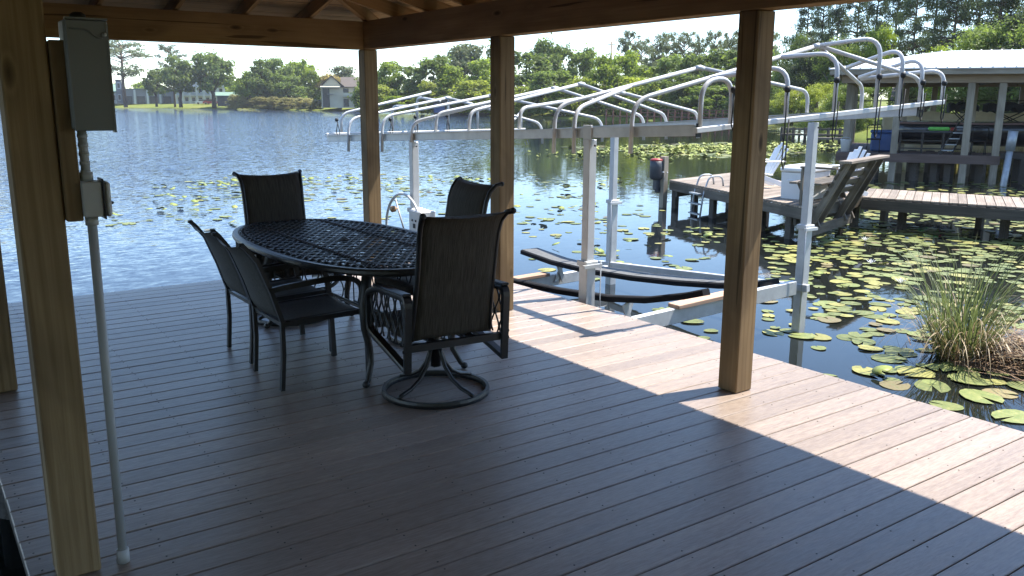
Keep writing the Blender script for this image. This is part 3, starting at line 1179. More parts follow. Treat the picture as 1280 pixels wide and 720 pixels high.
# ------------------------------------------------------------------ stacking chairs
def make_stacking(name, label, loc, rz):
    t = thing(name, label, 'chair', loc, rz, 'low backed sling chairs on the left side of the table')
    bp = [(-0.262, 0.0), (-0.245, 0.22), (-0.245, 0.42), (-0.30, 0.60), (-0.37, 0.78), (-0.425, 0.855), (-0.455, 0.885)]
    for s in (-1, 1):
        g = G()
        xs = lambda z: s * (0.232 + 0.012 * z)
        g.sweep([(xs(z), yy, z + 0.004) for yy, z in bp], [(-0.012, -0.015), (0.012, -0.015), (0.012, 0.015), (-0.012, 0.015)], up=(1, 0, 0))
        pl = part('rear_leg', g, 'black_metal', t)
        g = G()
        g.box((xs(.88), -0.458, 0.892), (0.03, 0.03, 0.02), None, 0.004)
        part('end_cap', g, 'black_rubber', pl)
    for s in (-1, 1):
        g = G()
        x = s * 0.272
        g.sweep(arc([(s * 0.25, -0.305, 0.615), (x, -0.24, 0.630), (x, 0.10, 0.652), (x, 0.245, 0.62), (x, 0.275, 0.42), (s * 0.262, 0.285, 0.004)], 0.09, 5),
                [(-0.016, -0.010), (0.016, -0.010), (0.016, 0.010), (-0.016, 0.010)], up=(1, 0, 0))
        part('arm_and_front_leg', g, 'black_metal', t)
        g = G()
        g.bar((s * 0.242, -0.25, 0.405), (s * 0.255, 0.285, 0.425), 0.022, 0.03)
        part('seat_rail', g, 'black_metal', t)
    for yy, hx in ((-0.235, 0.24), (0.265, 0.25)):
        g = G()
        g.bar((-hx, yy, 0.40), (hx, yy, 0.40), 0.022, 0.022)
        part('crossbar', g, 'black_metal', t)
    g = G().slab(lambda u, v: ((u - .5) * 0.47, -0.25 + 0.545 * v, 0.418 + 0.018 * v - 0.016 * math.sin(math.pi * u) - (0.025 * ((v - .9) / .1) ** 2 if v > .9 else 0)), 8, 10, lambda u, v: (0, 0, -0.006))
    part('seat', g, 'sling_grey', t)

    def bk(u, v):
        f = 2 + v * 4
        i = min(int(f), 5)
        q = f - i
        yy = bp[i][0] * (1 - q) + bp[i + 1][0] * q
        z = bp[i][1] * (1 - q) + bp[i + 1][1] * q
        if v == 0:
            z += 0.02
        return ((u - .5) * (0.45 + 0.03 * v), yy - 0.018 * math.sin(math.pi * u), z - 0.03 * math.sin(math.pi * u) * v * v)
    g = G().slab(bk, 8, 12, lambda u, v: (0, -0.006, 0.001))
    part('backrest', g, 'sling_grey', t)
    return t


make_stacking('sling_chair', 'low backed sling chair nearer the viewer on the left of the table', (1.985, 5.0, 0), math.radians(-90))
make_stacking('sling_chair', 'low backed sling chair further along, nearer the lake, left of the table', (2.02, 5.635, 0), math.radians(-90))

# ------------------------------------------------------------------ boat lift
LX0, LX1, LY0, LY1 = 4.86, 7.9, 5.72, 8.8
lift = thing('boat_lift', 'silver aluminium boat lift with bare canopy frame beside the deck', 'boat lift', (6.38, 7.26, WATER))
LB = lift.location.copy()


def zl(y):
    return 1.475 - (y - 4.52) * 0.0457


def zr(y):
    return 1.605 - (y - 4.55) * 0.064


for (x, y, zf) in ((LX0, LY0, zl), (LX0, LY1, zl), (LX1, LY0, zr), (LX1, LY1, zr)):
    top = zf(y) - 0.055
    mid = {(LX0, LY0): 0.30, (LX0, LY1): 0.45, (LX1, LY0): 0.38, (LX1, LY1): 0.36}[(x, y)]
    g = G()
    g.box((x, y, (mid - 2.2) / 2), (0.105, 0.105, mid + 2.2), None, 0.006)
    p = part('post', g, 'aluminium', lift, True)
    g = G()
    g.box((x, y, (mid + top) / 2 - 0.05), (0.082, 0.082, top - mid + 0.1), None, 0.005)
    part('inner_post', g, 'aluminium_tube', p, True)
    g = G()
    g.box((x, y, mid), (0.135, 0.135, 0.05), None, 0.006)
    g.bar((x - 0.10, y - 0.07, mid - 0.02), (x + 0.10, y - 0.07, mid - 0.02), 0.03, 0.03)
    part('bracket', g, 'aluminium', p, True)
    g = G()
    g.lathe((x, y - 0.06, top - 0.05), [(0.010, 0), (0.009, 0.008)], 8, (0, -1, 0))
    part('bolt', g, 'black_rubber', p, True)
    sx = -1 if x < 6 else 1
    g = G()
    g.tube([(x - sx * 0.09, y - 0.075, mid + 0.02), (x - sx * 0.09, y - 0.075, -0.55)], 0.005, 6)
    part('cable', g, 'galvanised', p, True)
for (x, zf, ya, yb) in ((LX0, zl, 4.50, 11.16), (LX1, zr, 4.58, 11.16)):
    g = G()
    g.bar((x, ya, zf(ya)), (x, yb, zf(yb)), 0.05, 0.082, ch=0.003)
    g.bar((x - 0.012, ya, zf(ya) + 0.040), (x - 0.012, yb, zf(yb) + 0.040), 0.07, 0.006)
    b_ = part('long_beam', g, 'aluminium', lift, True)
    g = G()
    g.box((x, ya + 0.0, zf(ya)), (0.052, 0.008, 0.10))
    part('end_cap', g, 'black_rubber', b_, True)
# splice plates over the posts
for (x, y, zf) in ((LX0 - 0.03, LY0, zl), (LX0 - 0.03, LY1, zl)):
    g = G()
    g.box((x, y, zf(y) - 0.02), (0.012, 0.11, 0.17), None, 0.003)
    part('splice_plate', g, 'aluminium_tube', lift, True)


def rail(y, z0, z1, x0, x1):
    g = G()
    g.bar((x0, y, z0), (x1, y, z1), 0.045, 0.04, ch=0.004)
    part('end_rail', g, 'aluminium_tube', lift, True)


rail(4.50, 1.475, 1.690, 4.82, 8.17)
rail(11.2, 1.225, 1.245, 4.84, 8.17)
TR = 0.0185


def rz_near(x):
    return 1.475 + (x - 4.82) * (0.215 / 3.35) + 0.02


def hoop(pts, r=0.12):
    g = G()
    g.tube(arc(pts, r, 6), TR, 10)
    return part('hoop', g, 'aluminium_tube', lift, True)


# rafters over the width: (y left, left foot, peak x, peak y, peak z, y right, right foot)
RAF = [(10.42, 0, 6.4, 10.6, 1.72, 10.46, 0), (9.48, 0, 6.4, 9.5, 1.75, 9.11, 0), (8.30, 1, 6.37, 8.15, 1.83, 8.3, 0), (7.63, 1, 6.37, 7.68, 1.87, 7.9, 0),
       (6.75, 1, 6.37, 7.02, 1.775, 7.37, 0), (6.15, 0, 6.37, 5.92, 2.0, 5.81, 1), (5.16, 0, 6.72, 4.88, 2.165, 5.18, 1)]
hoop_hip = [(7.9, 4.56, 1.62), (7.9, 4.58, 1.90), (6.74, 4.87, 2.16)]
for (yl, fl, px_, py_, pz, yr, fr_) in RAF:
    a0 = zl(yl) + 0.05 if fl else zl(yl) - 0.17
    b0 = zr(yr) + 0.05 if fr_ else zr(yr) - 0.17
    xl = LX0 if fl else LX0 - 0.055
    xr = LX1 if fr_ else LX1 + 0.055
    hoop([(xl, yl, a0), (xl + 0.01, yl, zl(yl) + 0.24), (px_, py_, pz)], 0.16)
    hoop([(xr, yr, b0), (xr - 0.01, yr, zr(yr) + (0.27 if fr_ else 0.13)), (px_, py_, pz)], 0.16)
    g = G()
    g.tube([(px_ - 0.05, py_, pz - 0.010), (px_, py_, pz), (px_ + 0.05, py_, pz - 0.010)], TR + 0.006, 10)
    part('ridge_sleeve', g, 'aluminium', lift, True)
hoop(hoop_hip, 0.14)
# a second short leg joins the rafter beside the near post
hoop([(LX0 - 0.055, 5.87, zl(5.87) - 0.17), (LX0 - 0.045, 5.88, zl(5.87) + 0.20), (5.6, 6.034, 1.822)], 0.14)
hoop([(LX0 - 0.055, 8.75, zl(8.75) - 0.06), (LX0 - 0.045, 8.74, zl(8.75) + 0.16), (5.6, 8.227, 1.682)], 0.14)
# lengthwise tubes curling down on the near end rail
R7a, R7p, R7b = Vector((4.87, 5.16, 1.69)), Vector((6.72, 4.88, 2.165)), Vector((7.80, 5.14, 1.90))


def on_r7(x):
    a, b = (R7a, R7p) if x < 6.72 else (R7p, R7b)
    return a + (b - a) * ((x - a.x) / (b.x - a.x))


hoop([(4.87, 4.50, rz_near(4.87)), (4.87, 4.50, 1.83), (5.20, 4.50, 1.86), (5.20, 4.50, rz_near(5.20))], 0.16)
for x, zt in ((5.85, 1.965), (6.48, 2.085), (7.07, 2.235), (7.43, 2.165), (7.76, 2.09), (8.14, 1.985)):
    e = on_r7(min(x, 7.80) - 0.03)
    if x == 6.48:
        e = on_r7(6.30)
    if x == 5.85:
        e = on_r7(5.55)
    if x == 7.07:
        e = R7p
    hoop([(x, 4.50, rz_near(x)), (x, 4.50, zt), tuple(e)], 0.17)
# and on the far end rail
for x, zt in ((5.07, 1.50), (5.85, 1.60), (6.25, 1.73), (6.77, 1.72), (7.29, 1.62), (8.1, 1.52)):
    e = (6.37, 11.0, 1.80) if x == 5.07 else (min(max(x, 5.4), 7.5), 10.55, 1.70 - abs(x - 6.4) * 0.17)
    hoop([(x, 11.2, 1.225 + (x - 4.84) * 0.006 + 0.02), (x, 11.2, zt), e], 0.13)
# black elastic cords hanging in the end hoops
for (x, y, zt, ln) in ((5.19, 4.47, 1.77, 0.30), (5.80, 4.46, 1.78, 0.62), (6.43, 4.46, 1.86, 0.50), (7.03, 4.46, 1.90, 0.52), (7.39, 4.46, 1.92, 0.40), (7.72, 4.46, 1.86, 0.34), (8.08, 4.46, 1.86, 0.36)):
    g = G()
    zb = zt - ln
    g.tube([(x, y, zt), (x - 0.015, y - 0.01, (zt + zb) / 2), (x - 0.03, y - 0.015, zb + 0.05), (x - 0.015, y - 0.02, zb), (x + 0.01, y - 0.015, zb + 0.05), (x + 0.005, y - 0.03, (zt + zb) / 2 + 0.08)], 0.006, 5)
    cdx = part('elastic_cord', g, 'black_rubber', lift, True)
    g = G()
    g.lathe((x, y + 0.0, zt), [(0.012, -0.022), (0.026, -0.012), (0.026, 0.012), (0.012, 0.022)], 10, (0, 1, 0))
    part('ball_end', g, 'black_rubber', cdx, True)
for (x, y, zt) in ((4.99, 11.17, 1.42), (5.80, 11.17, 1.42), (6.2, 11.17, 1.45), (6.73, 11.17, 1.46)):
    g = G()
    g.tube([(x, y, zt), (x + 0.03, y - 0.02, zt - 0.15), (x + 0.015, y - 0.02, zt - 0.27), (x - 0.01, y, zt - 0.16), (x + 0.01, y - 0.01, zt - 0.03)], 0.006, 5)
    cdx = part('elastic_cord', g, 'black_rubber', lift, True)
    g = G()
    g.lathe((x, y, zt), [(0.012, -0.022), (0.024, -0.012), (0.024, 0.012), (0.012, 0.022)], 8, (1, 0, 0))
    part('ball_end', g, 'black_rubber', cdx, True)
g = G()
for y in (10.8, 10.0, 9.0, 7.0, 6.6):
    g.tube([(LX0 - 0.02, y, zl(y) - 0.05), (LX0 - 0.02, y - 0.02, zl(y) - 0.09), (LX0 - 0.02, y + 0.02, zl(y) - 0.10), (LX0 - 0.02, y + 0.03, zl(y) - 0.07)], 0.004, 5)
part('hook', g, 'galvanised', lift, True)
# cradle: two cross beams, side beam, bunks on brackets
g = G()
g.bar((4.9, 5.72, -0.36), (7.78, 5.72, -0.27), 0.07, 0.15, ch=0.005)
part('cradle_beam', g, 'aluminium', lift, True)
g = G()
g.bar((4.9, 8.75, -0.65), (7.78, 8.75, -0.57), 0.07, 0.14, ch=0.005)
part('cradle_beam', g, 'aluminium', lift, True)
g = G()
g.bar((7.86, 9.0, -0.52), (7.86, 5.6, -0.27), 0.06, 0.08, ch=0.005)
part('side_beam', g, 'aluminium_tube', lift, True)
stick('tread_plank', lift, (5.95, 5.72, -0.235), (6.85, 5.72, -0.207), 0.15, 0.04, 'tan_plank', base=LB)
stick('tread_plank', lift, (5.5, 8.75, -0.53), (6.75, 8.75, -0.505), 0.15, 0.04, 'tan_plank', base=LB)
for (x, ctl, wd) in ((6.92, [(9.36, -0.30), (8.7, -0.345), (8.0, -0.345), (7.2, -0.30), (6.5, -0.235), (5.9, -0.16), (5.5, -0.09), (5.38, -0.05)], 0.30),
                     (5.30, [(8.9, -0.20), (8.2, -0.24), (7.36, -0.20), (6.65, -0.165), (5.9, -0.10), (5.4, -0.02), (4.95, 0.10), (4.74, 0.17)], 0.085)):
    g = G()
    pts = [(x, yy, z) for yy, z in ctl]
    # smooth the run of the bunk
    fine = []
    for i in range(len(pts) - 1):
        for s in range(4):
            q = s / 4
            fine.append(Vector(pts[i]) * (1 - q) + Vector(pts[i + 1]) * q)
    fine.append(Vector(pts[-1]))
    g.sweep(fine, [(-wd / 2, -0.035), (wd / 2, -0.035), (wd / 2, 0.012), (wd / 2 - .012, 0.022), (-wd / 2 + .012, 0.022), (-wd / 2, 0.012)])
    bk_ = part('bunk', g, 'bunk_carpet', lift, True)
    if wd > 0.2:
        for i in range(0, len(fine) - 4, 6):
            seg = [p + Vector((0, 0, 0.024)) for p in fine[i:i + 7]]
            if len(seg) < 3:
                continue
            seg[0] = seg[0] + Vector((0, -0.012, 0))
            g = G()
            g.sweep(seg, [(-wd / 2 + .02, -0.003), (wd / 2 - .02, -0.003), (wd / 2 - .02, 0.004), (-wd / 2 + .02, 0.004)])
            part('carpet_strip', g, 'bunk_top', bk_, True)
for (x, y, zb, zt) in ((5.30, 5.72, -0.30, -0.11), (6.92, 5.72, -0.22, -0.16), (6.92, 8.75, -0.52, -0.37), (5.30, 8.75, -0.56, -0.28)):
    g = G()
    g.bar((x - 0.05, y - 0.045, zb - 0.10), (x + 0.05, y - 0.045, zt), 0.06, 0.014, up=(0, 1, 0))
    g.bar((x + 0.07, y - 0.062, zb - 0.10), (x - 0.04, y - 0.062, zt), 0.06, 0.014, up=(0, 1, 0))
    part('bunk_bracket', g, 'aluminium', lift, True)
# hand winch
wy, wz, wx = 8.90, 0.20, 4.76
g = G()
g.tube([(wx, wy + 0.43 * math.cos(a), wz + 0.43 * math.sin(a)) for a in [2 * math.pi * q / 36 for q in range(36)]], 0.016, 8, True)
wh = part('winch_wheel', g, 'aluminium_tube', lift, True)
for q in range(3):
    a = math.radians(62) + q * 2 * math.pi / 3
    g = G()
    g.tube([(wx + 0.01, wy, wz), (wx, wy + 0.42 * math.cos(a), wz + 0.42 * math.sin(a))], 0.011, 6)
    part('spoke', g, 'aluminium_tube', wh, True)
g = G()
g.lathe((wx - 0.01, wy + 0.12, wz + 0.25), [(0.008, 0), (0.012, 0.03), (0.035, 0.045), (0.038, 0.085), (0.025, 0.1)], 12, (-1, -0.3, 0))
part('handle_knob', g, 'brass', wh, True)
g = G()
g.box((4.82, 8.56, 0.30), (0.20, 0.27, 0.34), None, 0.01)
wb = part('winch_housing', g, 'aluminium_tube', lift, True)
g = G()
for dy in (-0.03, 0.05):
    g.lathe((4.718, 8.56 + dy, 0.36), [(0.012, 0), (0.012, 0.006)], 8, (-1, 0, 0))
g.box((4.717, 8.57, 0.30), (0.004, 0.05, 0.05))
part('slot', g, 'black_rubber', wb, True)

# ------------------------------------------------------------------ neighbour's dock
DZ = -0.12
dock = thing('neighbour_dock', 'weathered wooden dock platform on piles across the cove', 'dock', (15.2, 11.5, WATER))
DB = dock.location.copy()
A_, B_, Cc, Dd = Vector((14.95, 14.65, 0)), Vector((13.05, 9.5, 0)), Vector((15.85, 10.2, 0)), Vector((17.85, 15.3, 0))
npl = 38
for i in range(npl):
    s = (i + 0.5) / npl
    a = A_ + (B_ - A_) * s
    b = Dd + (Cc - Dd) * s
    stick('plank', dock, (a.x, a.y, DZ - 0.018), (b.x, b.y, DZ - 0.018), 0.135, 0.036, 'dock_plank_timber', base=DB)
for (p, q) in ((A_, B_), (B_, Cc), (A_, Dd)):
    d = (q - p).normalized()
    nrm = Vector((d.y, -d.x, 0)) * 0.0
    stick('edge_beam', dock, (p.x, p.y, DZ - 0.14), (q.x, q.y, DZ - 0.14), 0.05, 0.19, 'weathered_timber', base=DB)
for s in (0.02, 0.2, 0.36, 0.55, 0.72, 0.9, 0.985):
    for (P, Q) in ((A_, B_), (Dd, Cc)):
        p = P + (Q - P) * s
        inn = 0.12 if P is A_ else -0.12
        g = G()
        g.box((p.x + inn, p.y, -1.2), (0.13, 0.13, 1.95), None, 0.01)
        part('pile', g, 'pile_timber', dock, True)
for s in (0.06, 0.5, 0.95):
    a = A_ + (B_ - A_) * s
    b = Dd + (Cc - Dd) * s
    stick('cross_beam', dock, (a.x, a.y, DZ - 0.30), (b.x, b.y, DZ - 0.30), 0.06, 0.14, 'pile_timber', base=DB)
# walkway to the right
walk = thing('walkway', 'weathered plank walkway running right from the dock platform', 'walkway', (16.7, 7.5, WATER))
WB_ = walk.location.copy()
N0, N1 = Vector((15.45, 9.95, 0)), Vector((17.9, 2.2, 0))
F0, F1 = Vector((17.15, 10.9, 0)), Vector((19.6, 3.0, 0))
npl = 52
for i in range(npl):
    s = (i + 0.5) / npl
    a, b = N0 + (N1 - N0) * s, F0 + (F1 - F0) * s
    stick('plank', walk, (a.x, a.y, DZ - 0.022), (b.x, b.y, DZ - 0.022), 0.145, 0.036, 'dock_plank_timber', base=WB_)
for (p, q) in ((N0, N1), (F0, F1)):
    stick('edge_beam', walk, (p.x, p.y, DZ - 0.15), (q.x, q.y, DZ - 0.15), 0.05, 0.20, 'pile_timber', base=WB_)
for s in (0.08, 0.3, 0.52, 0.75, 0.97):
    for (P, Q) in ((N0, N1), (F0, F1)):
        p = P + (Q - P) * s + Vector((0.5 if P is N0 else -0.3, 0.15, 0))
        g = G()
        g.box((p.x, p.y, -1.2), (0.13, 0.13, 1.85), None, 0.01)
        part('pile', g, 'pile_timber', walk, True)
# tall corner post with a trolling motor hung on it
cp = thing('mooring_post', 'grey timber post standing at the dock corner', 'post', (14.86, 14.72, WATER))
stick('timber', cp, (14.86, 14.78, -1.5), (14.86, 14.78, 0.42), 0.14, 0.14, 'grey_post_timber', up=(0, 1, 0), base=cp.location)
g = G()
g.tube([(14.78, 14.70, 0.06), (14.66, 14.98, 0.06), (14.95, 14.86, 0.05), (14.88, 14.68, 0.05)], 0.014, 6)
part('rope', g, 'white_paint', cp, True)
om = thing('outboard_motor', 'dark grey outboard motor with red top hung on the dock corner post', 'outboard motor', (14.70, 14.88, -0.35))
g = G()
g.lathe((14.70, 14.88, -0.12), [(0.10, 0), (0.15, 0.04), (0.16, 0.30), (0.155, 0.44)], 12)
part('cowling', g, 'motor_grey', om, True)
g = G()
g.lathe((14.70, 14.88, 0.32), [(0.155, 0), (0.15, 0.035), (0.08, 0.055)], 12)
part('top_cover', g, 'red_plastic', om, True)
g = G()
g.box((14.72, 14.88, -0.24), (0.12, 0.14, 0.26), None, 0.02)
g.box((14.78, 14.86, -0.36), (0.20, 0.10, 0.14), None, 0.02)
part('lower_unit', g, 'motor_grey', om, True)
lad = thing('dock_ladder', 'grey metal swim ladder on the left edge of the dock', 'ladder', (14.35, 13.25, WATER))
g = G()
for k in (0, 1):
    dy = -0.2 + 0.4 * k
    px_, py_ = 14.40 - 0.34 * (-dy) * 0.9, 13.2 + dy
    px_ = 14.42 + dy * 0.36
    g.tube(arc([(px_ + 0.45, py_ - 0.1, DZ), (px_ + 0.40, py_ - 0.1, DZ + 0.22), (px_ + 0.1, py_, DZ + 0.22), (px_ - 0.05, py_ + .02, DZ - 0.2), (px_ - 0.12, py_ + 0.05, WATER - 0.3)], 0.12, 5), 0.02, 7)
part('side_rail', g, 'galvanised', lad, True)
for z in (-0.28, -0.5, -0.72):
    g = G()
    g.bar((14.26 - 0.03, 13.04, z), (14.26 + 0.10, 13.44, z), 0.09, 0.03)
    part('rung', g, 'galvanised', lad, True)
# dock box
bx = thing('dock_box', 'big off white fibreglass storage box on the dock', 'storage box', (14.32, 10.45, DZ), math.radians(12))
g = G()
g.prism([(-0.42, 0), (0.42, 0), (0.46, 0.50), (-0.46, 0.50)], lambda p: Vector((p[0], -0.28, p[1] + .002)), lambda p: Vector((p[0], 0.28, p[1] + .002)))
part('body', g, 'white_plastic', bx)
g = G()
g.box((0, 0, 0.56), (0.98, 0.62, 0.10), None, 0.03)
g.box((0, 0, 0.615), (0.86, 0.5, 0.03), None, 0.012)
part('lid', g, 'white_plastic', bx)
g = G()
g.tube(arc([(-0.47, -0.12, 0.36), (-0.52, -0.12, 0.36), (-0.52, 0.12, 0.36), (-0.47, 0.12, 0.36)], 0.04, 3), 0.012, 6)
part('handle', g, 'white_plastic', bx)


def adirondack(label, loc, rz):
    t = thing('adirondack_chair', label, 'chair', loc, rz, 'white slatted garden chairs on the dock')
    for i in range(5):
        x = -0.2 + 0.1 * i
        top = 0.95 - 0.06 * abs(i - 2)
        g = G()
        g.bar((x * 0.8, -0.15, 0.26), (x * 1.1, -0.48, top), 0.085, 0.02, up=(0, 1, 0.4), ch=0.006)
        part('back_slat', g, 'white_plastic', t)
    for i in range(5):
        g = G()
        yy = 0.30 - 0.10 * i
        g.bar((-0.26, yy, 0.36 - 0.022 * i), (0.26, yy, 0.36 - 0.022 * i), 0.085, 0.02, ch=0.005)
        part('seat_slat', g, 'white_plastic', t)
    for s in (-1, 1):
        g = G()
        g.bar((s * 0.29, 0.34, 0.003), (s * 0.29, 0.34, 0.55), 0.09, 0.025, up=(1, 0, 0))
        part('front_leg', g, 'white_plastic', t)
        g = G()
        g.bar((s * 0.255, 0.36, 0.32), (s * 0.255, -0.50, 0.02), 0.025, 0.10, ch=0.004)
        part('rear_leg', g, 'white_plastic', t)
        g = G()
        g.box((s * 0.32, 0.02, 0.565), (0.14, 0.75, 0.025), None, 0.01)
        part('armrest', g, 'white_plastic', t)
    return t


adirondack('white slatted garden chair left of the storage box, by the brown post', (15.35, 12.35, DZ), math.radians(70))
adirondack('white slatted garden chair partly hidden behind the leaning bench', (15.2, 10.3, DZ), math.radians(80))
# bench leaning out over the edge
be = thing('dock_bench', 'weathered grey wooden bench leaning out over the dock edge, back to the viewer', 'bench', (13.25, 9.40, DZ), math.radians(15))
BB = be.location.copy()
bx0, bx1, by = 13.25, 15.12, 9.36
g = None
for x in (bx0 + 0.05, bx0 + 0.42, bx1 - 0.46, bx1 - 0.06):
    stick('back_frame', be, (x, by + 0.18, DZ - 0.42), (x + 0.02, by - 0.42, 0.66), 0.05, 0.13, 'weathered_timber', up=(0, 1, 0.5), base=BB)
for x in (bx0 + 0.05, bx1 - 0.46, bx1 - 0.06):
    stick('brace', be, (x + 0.06, by + 0.02, DZ - 0.40), (x + 0.05, by + 0.42, 0.30), 0.05, 0.10, 'weathered_timber', up=(0, 1, 0.5), base=BB)
for k, z in enumerate((0.12, 0.27, 0.42, 0.57)):
    yy = by - 0.10 - (z + 0.0) * 0.50
    stick('back_slat', be, (bx0, yy + 0.06, z), (bx1, yy + 0.06, z), 0.03, 0.11, 'weathered_timber', up=(0, -0.55, 1), base=BB)
stick('top_rail', be, (bx0 - 0.1, by - 0.44, 0.68), (bx1 + 0.1, by - 0.44, 0.70), 0.20, 0.045, 'dock_plank_timber', base=BB)
for k in range(4):
    yy = by + 0.05 + 0.15 * k
    stick('seat_slat', be, (bx0, yy, 0.27), (bx1, yy, 0.27), 0.135, 0.035, 'weathered_timber', base=BB)
for x in (bx0 - 0.02, bx1 + 0.02):
    stick('armrest', be, (x, by - 0.28, 0.56), (x, by + 0.36, 0.56), 0.10, 0.035, 'weathered_timber', base=BB)
    stick('front_leg', be, (x, by + 0.32, DZ + 0.003), (x, by + 0.32, 0.54), 0.09, 0.04, 'weathered_timber', up=(0, 1, 0), base=BB)
stick('base_beam', be, (bx0 - 0.15, by + 0.06, DZ - 0.44), (bx1 + 0.05, by + 0.06, DZ - 0.40), 0.05, 0.17, 'weathered_timber', base=BB)

# ------------------------------------------------------------------ boathouse
T_ = Vector((0.53, -0.848, 0)).normalized()     # along the front, to the right
N_ = Vector((0.848, 0.53, 0)).normalized()      # away from the viewer
P0 = Vector((25.3, 17.25, 0))                   # left front corner


def bh(s, d, z):
    return P0 + T_ * s + N_ * d + Vector((0, 0, z))


BHL, BHD = 13.5, 8.0
bho = thing('boathouse', 'open boathouse with white metal roof, grey posts and brown deck', 'boathouse', tuple(P0 + Vector((0, 0, WATER))))
HB = bho.location.copy()
posts = [(1.62, 0.1), (3.65, 0.1), (4.5, 0.1), (7.6, 0.1), (10.6, 0.1), (0.12, 1.4), (0.12, 3.4), (0.12, 5.4), (0.12, 7.8), (3.0, 7.8), (6.0, 7.8), (9.0, 7.8), (1.9, 3.6), (4.0, 3.2)]
for s, d in posts:
    stick('post', bho, bh(s, d, -2.0), bh(s - 0.0, d, 2.28), 0.20, 0.20, 'grey_post_timber', up=T_, base=HB)
for (a, b) in (((-0.1, 0.1), (BHL, 0.1)), ((-0.1, 7.8), (BHL, 7.8))):
    stick('beam', bho, bh(a[0], a[1], 2.42), bh(b[0], b[1], 2.42), 0.16, 0.26, 'fascia_timber', base=HB)
stick('beam', bho, bh(0.12, 0.2, 2.40), bh(0.12, 7.7, 2.40), 0.14, 0.24, 'fascia_timber', base=HB)
for k in range(10):
    stick('joist', bho, bh(0.6 + 1.3 * k, 0.2, 2.44), bh(0.6 + 1.3 * k, 7.7, 2.44), 0.05, 0.20, 'weathered_timber', base=HB)
stick('fascia', bho, bh(-0.45, -0.42, 2.62), bh(BHL + 0.3, -0.42, 2.62), 0.03, 0.17, 'grey_post_timber', base=HB)
stick('fascia', bho, bh(-0.45, -0.40, 2.62), bh(-0.45, 8.3, 2.62), 0.03, 0.17, 'grey_post_timber', base=HB)
# hip roof in white ribbed sheets
ez, rzz = 2.70, 3.42
hipd = 4.0


def roof_piece(pts):
    g = G()
    q = [Vector(p) for p in pts]
    t2 = [p + Vector((0, 0, 0.03)) for p in q]
    m_ = len(q)
    g.add(q + t2, [tuple(range(m_)), tuple(range(2 * m_ - 1, m_ - 1, -1))] + [(i, i + m_, (i + 1) % m_ + m_, (i + 1) % m_) for i in range(m_)])
    return g


el, er, ef, eb = -0.5, BHL + 0.4, -0.48, 8.4
rs0 = el + 3.4
step = 0.92
s = el
while s < er - 0.1:
    s1 = min(s + step - 0.012, er)
    d0 = min(1, (s - el) / (rs0 - el))
    d1 = min(1, (s1 - el) / (rs0 - el))
    dz = rzz - ez
    lo0, lo1 = bh(s, ef, ez), bh(s1, ef, ez)
    hi0, hi1 = bh(s, ef + (hipd - ef) * d0, ez + dz * d0), bh(s1, ef + (hipd - ef) * d1, ez + dz * d1)
    rp = part('roof_sheet', roof_piece([lo0, lo1, hi1, hi0] if d0 > 0 else [lo0, lo1, hi1]), 'roof_metal_white', bho, True)
    for q in range(3):
        sq = s + 0.02 + q * step / 3
        dq = min(1, (sq - el) / (rs0 - el))
        g = G()
        g.bar(bh(sq, ef, ez + 0.045), bh(sq, ef + (hipd - ef) * dq + 0.001, ez + 0.045 + dz * dq), 0.035, 0.03)
        part('rib', g, 'roof_metal_white', rp, True)
    lo0, lo1 = bh(s, eb, ez), bh(s1, eb, ez)
    hi0, hi1 = bh(s, eb + (hipd - eb) * d0, ez + dz * d0), bh(s1, eb + (hipd - eb) * d1, ez + dz * d1)
    part('roof_sheet', roof_piece([lo0, lo1, hi1, hi0] if d0 > 0 else [lo0, lo1, hi1]), 'roof_metal_white', bho, True)
    s += step
part('roof_sheet', roof_piece([bh(el, ef, ez + 0.004), bh(el, eb, ez + 0.004), bh(rs0, hipd, rzz + 0.004)]), 'roof_metal_white', bho, True)
# decking
for k in range(14):
    stick('deck_plank', bho, bh(-0.1, 0.12 + 0.145 * k, 0.07), bh(4.62, 0.12 + 0.145 * k, 0.07), 0.138, 0.035, 'brown_composite', base=HB)
for k in range(10):
    stick('deck_plank', bho, bh(0.08 + 0.145 * k, 2.2, 0.07), bh(0.08 + 0.145 * k, 7.7, 0.07), 0.138, 0.035, 'brown_composite', base=HB)
stick('deck_fascia', bho, bh(-0.1, 0.0, -0.04), bh(4.64, 0.0, -0.04), 0.04, 0.27, 'brown_composite', base=HB)
stick('deck_fascia', bho, bh(4.8, 1.6, 0.02), bh(BHL, 1.6, 0.02), 0.05, 0.2, 'pile_timber', base=HB)
for k in range(9):
    stick('deck_plank', bho, bh(4.7, 1.7 + 0.16 * k, 0.09), bh(BHL, 1.7 + 0.16 * k, 0.09), 0.15, 0.035, 'brown_composite', base=HB)
for s in (0.4, 1.1, 2.3, 2.9, 3.3, 4.2, 5.4, 6.8, 8.5, 10.0):
    for d in (0.5, 2.1, 4.5):
        g = G()
        g.box(bh(s, d, -1.0), (0.22, 0.22, 2.0), None, 0.01)
        part('pile', g, 'pile_timber', bho, True)
pl = thing('capped_piling', 'round piling in grey pipe beside the boathouse deck', 'piling', tuple(bh(4.78, -0.15, WATER)))
g = G()
g.tube([bh(4.73, -0.15, -1.8), bh(4.86, -0.15, 0.30)], 0.095, 12)
part('pipe', g, 'galvanised', pl, True)
g = G()
g.tube([bh(4.855, -0.15, 0.28), bh(4.885, -0.15, 0.86)], 0.135, 12)
part('sleeve', g, 'galvanised', pl, True)
# tan tarpaulins hung along the back
tp = thing('tarpaulin', 'tan canvas curtain hung along the back of the boathouse', 'curtain', tuple(bh(6, 7.6, 0.1)))


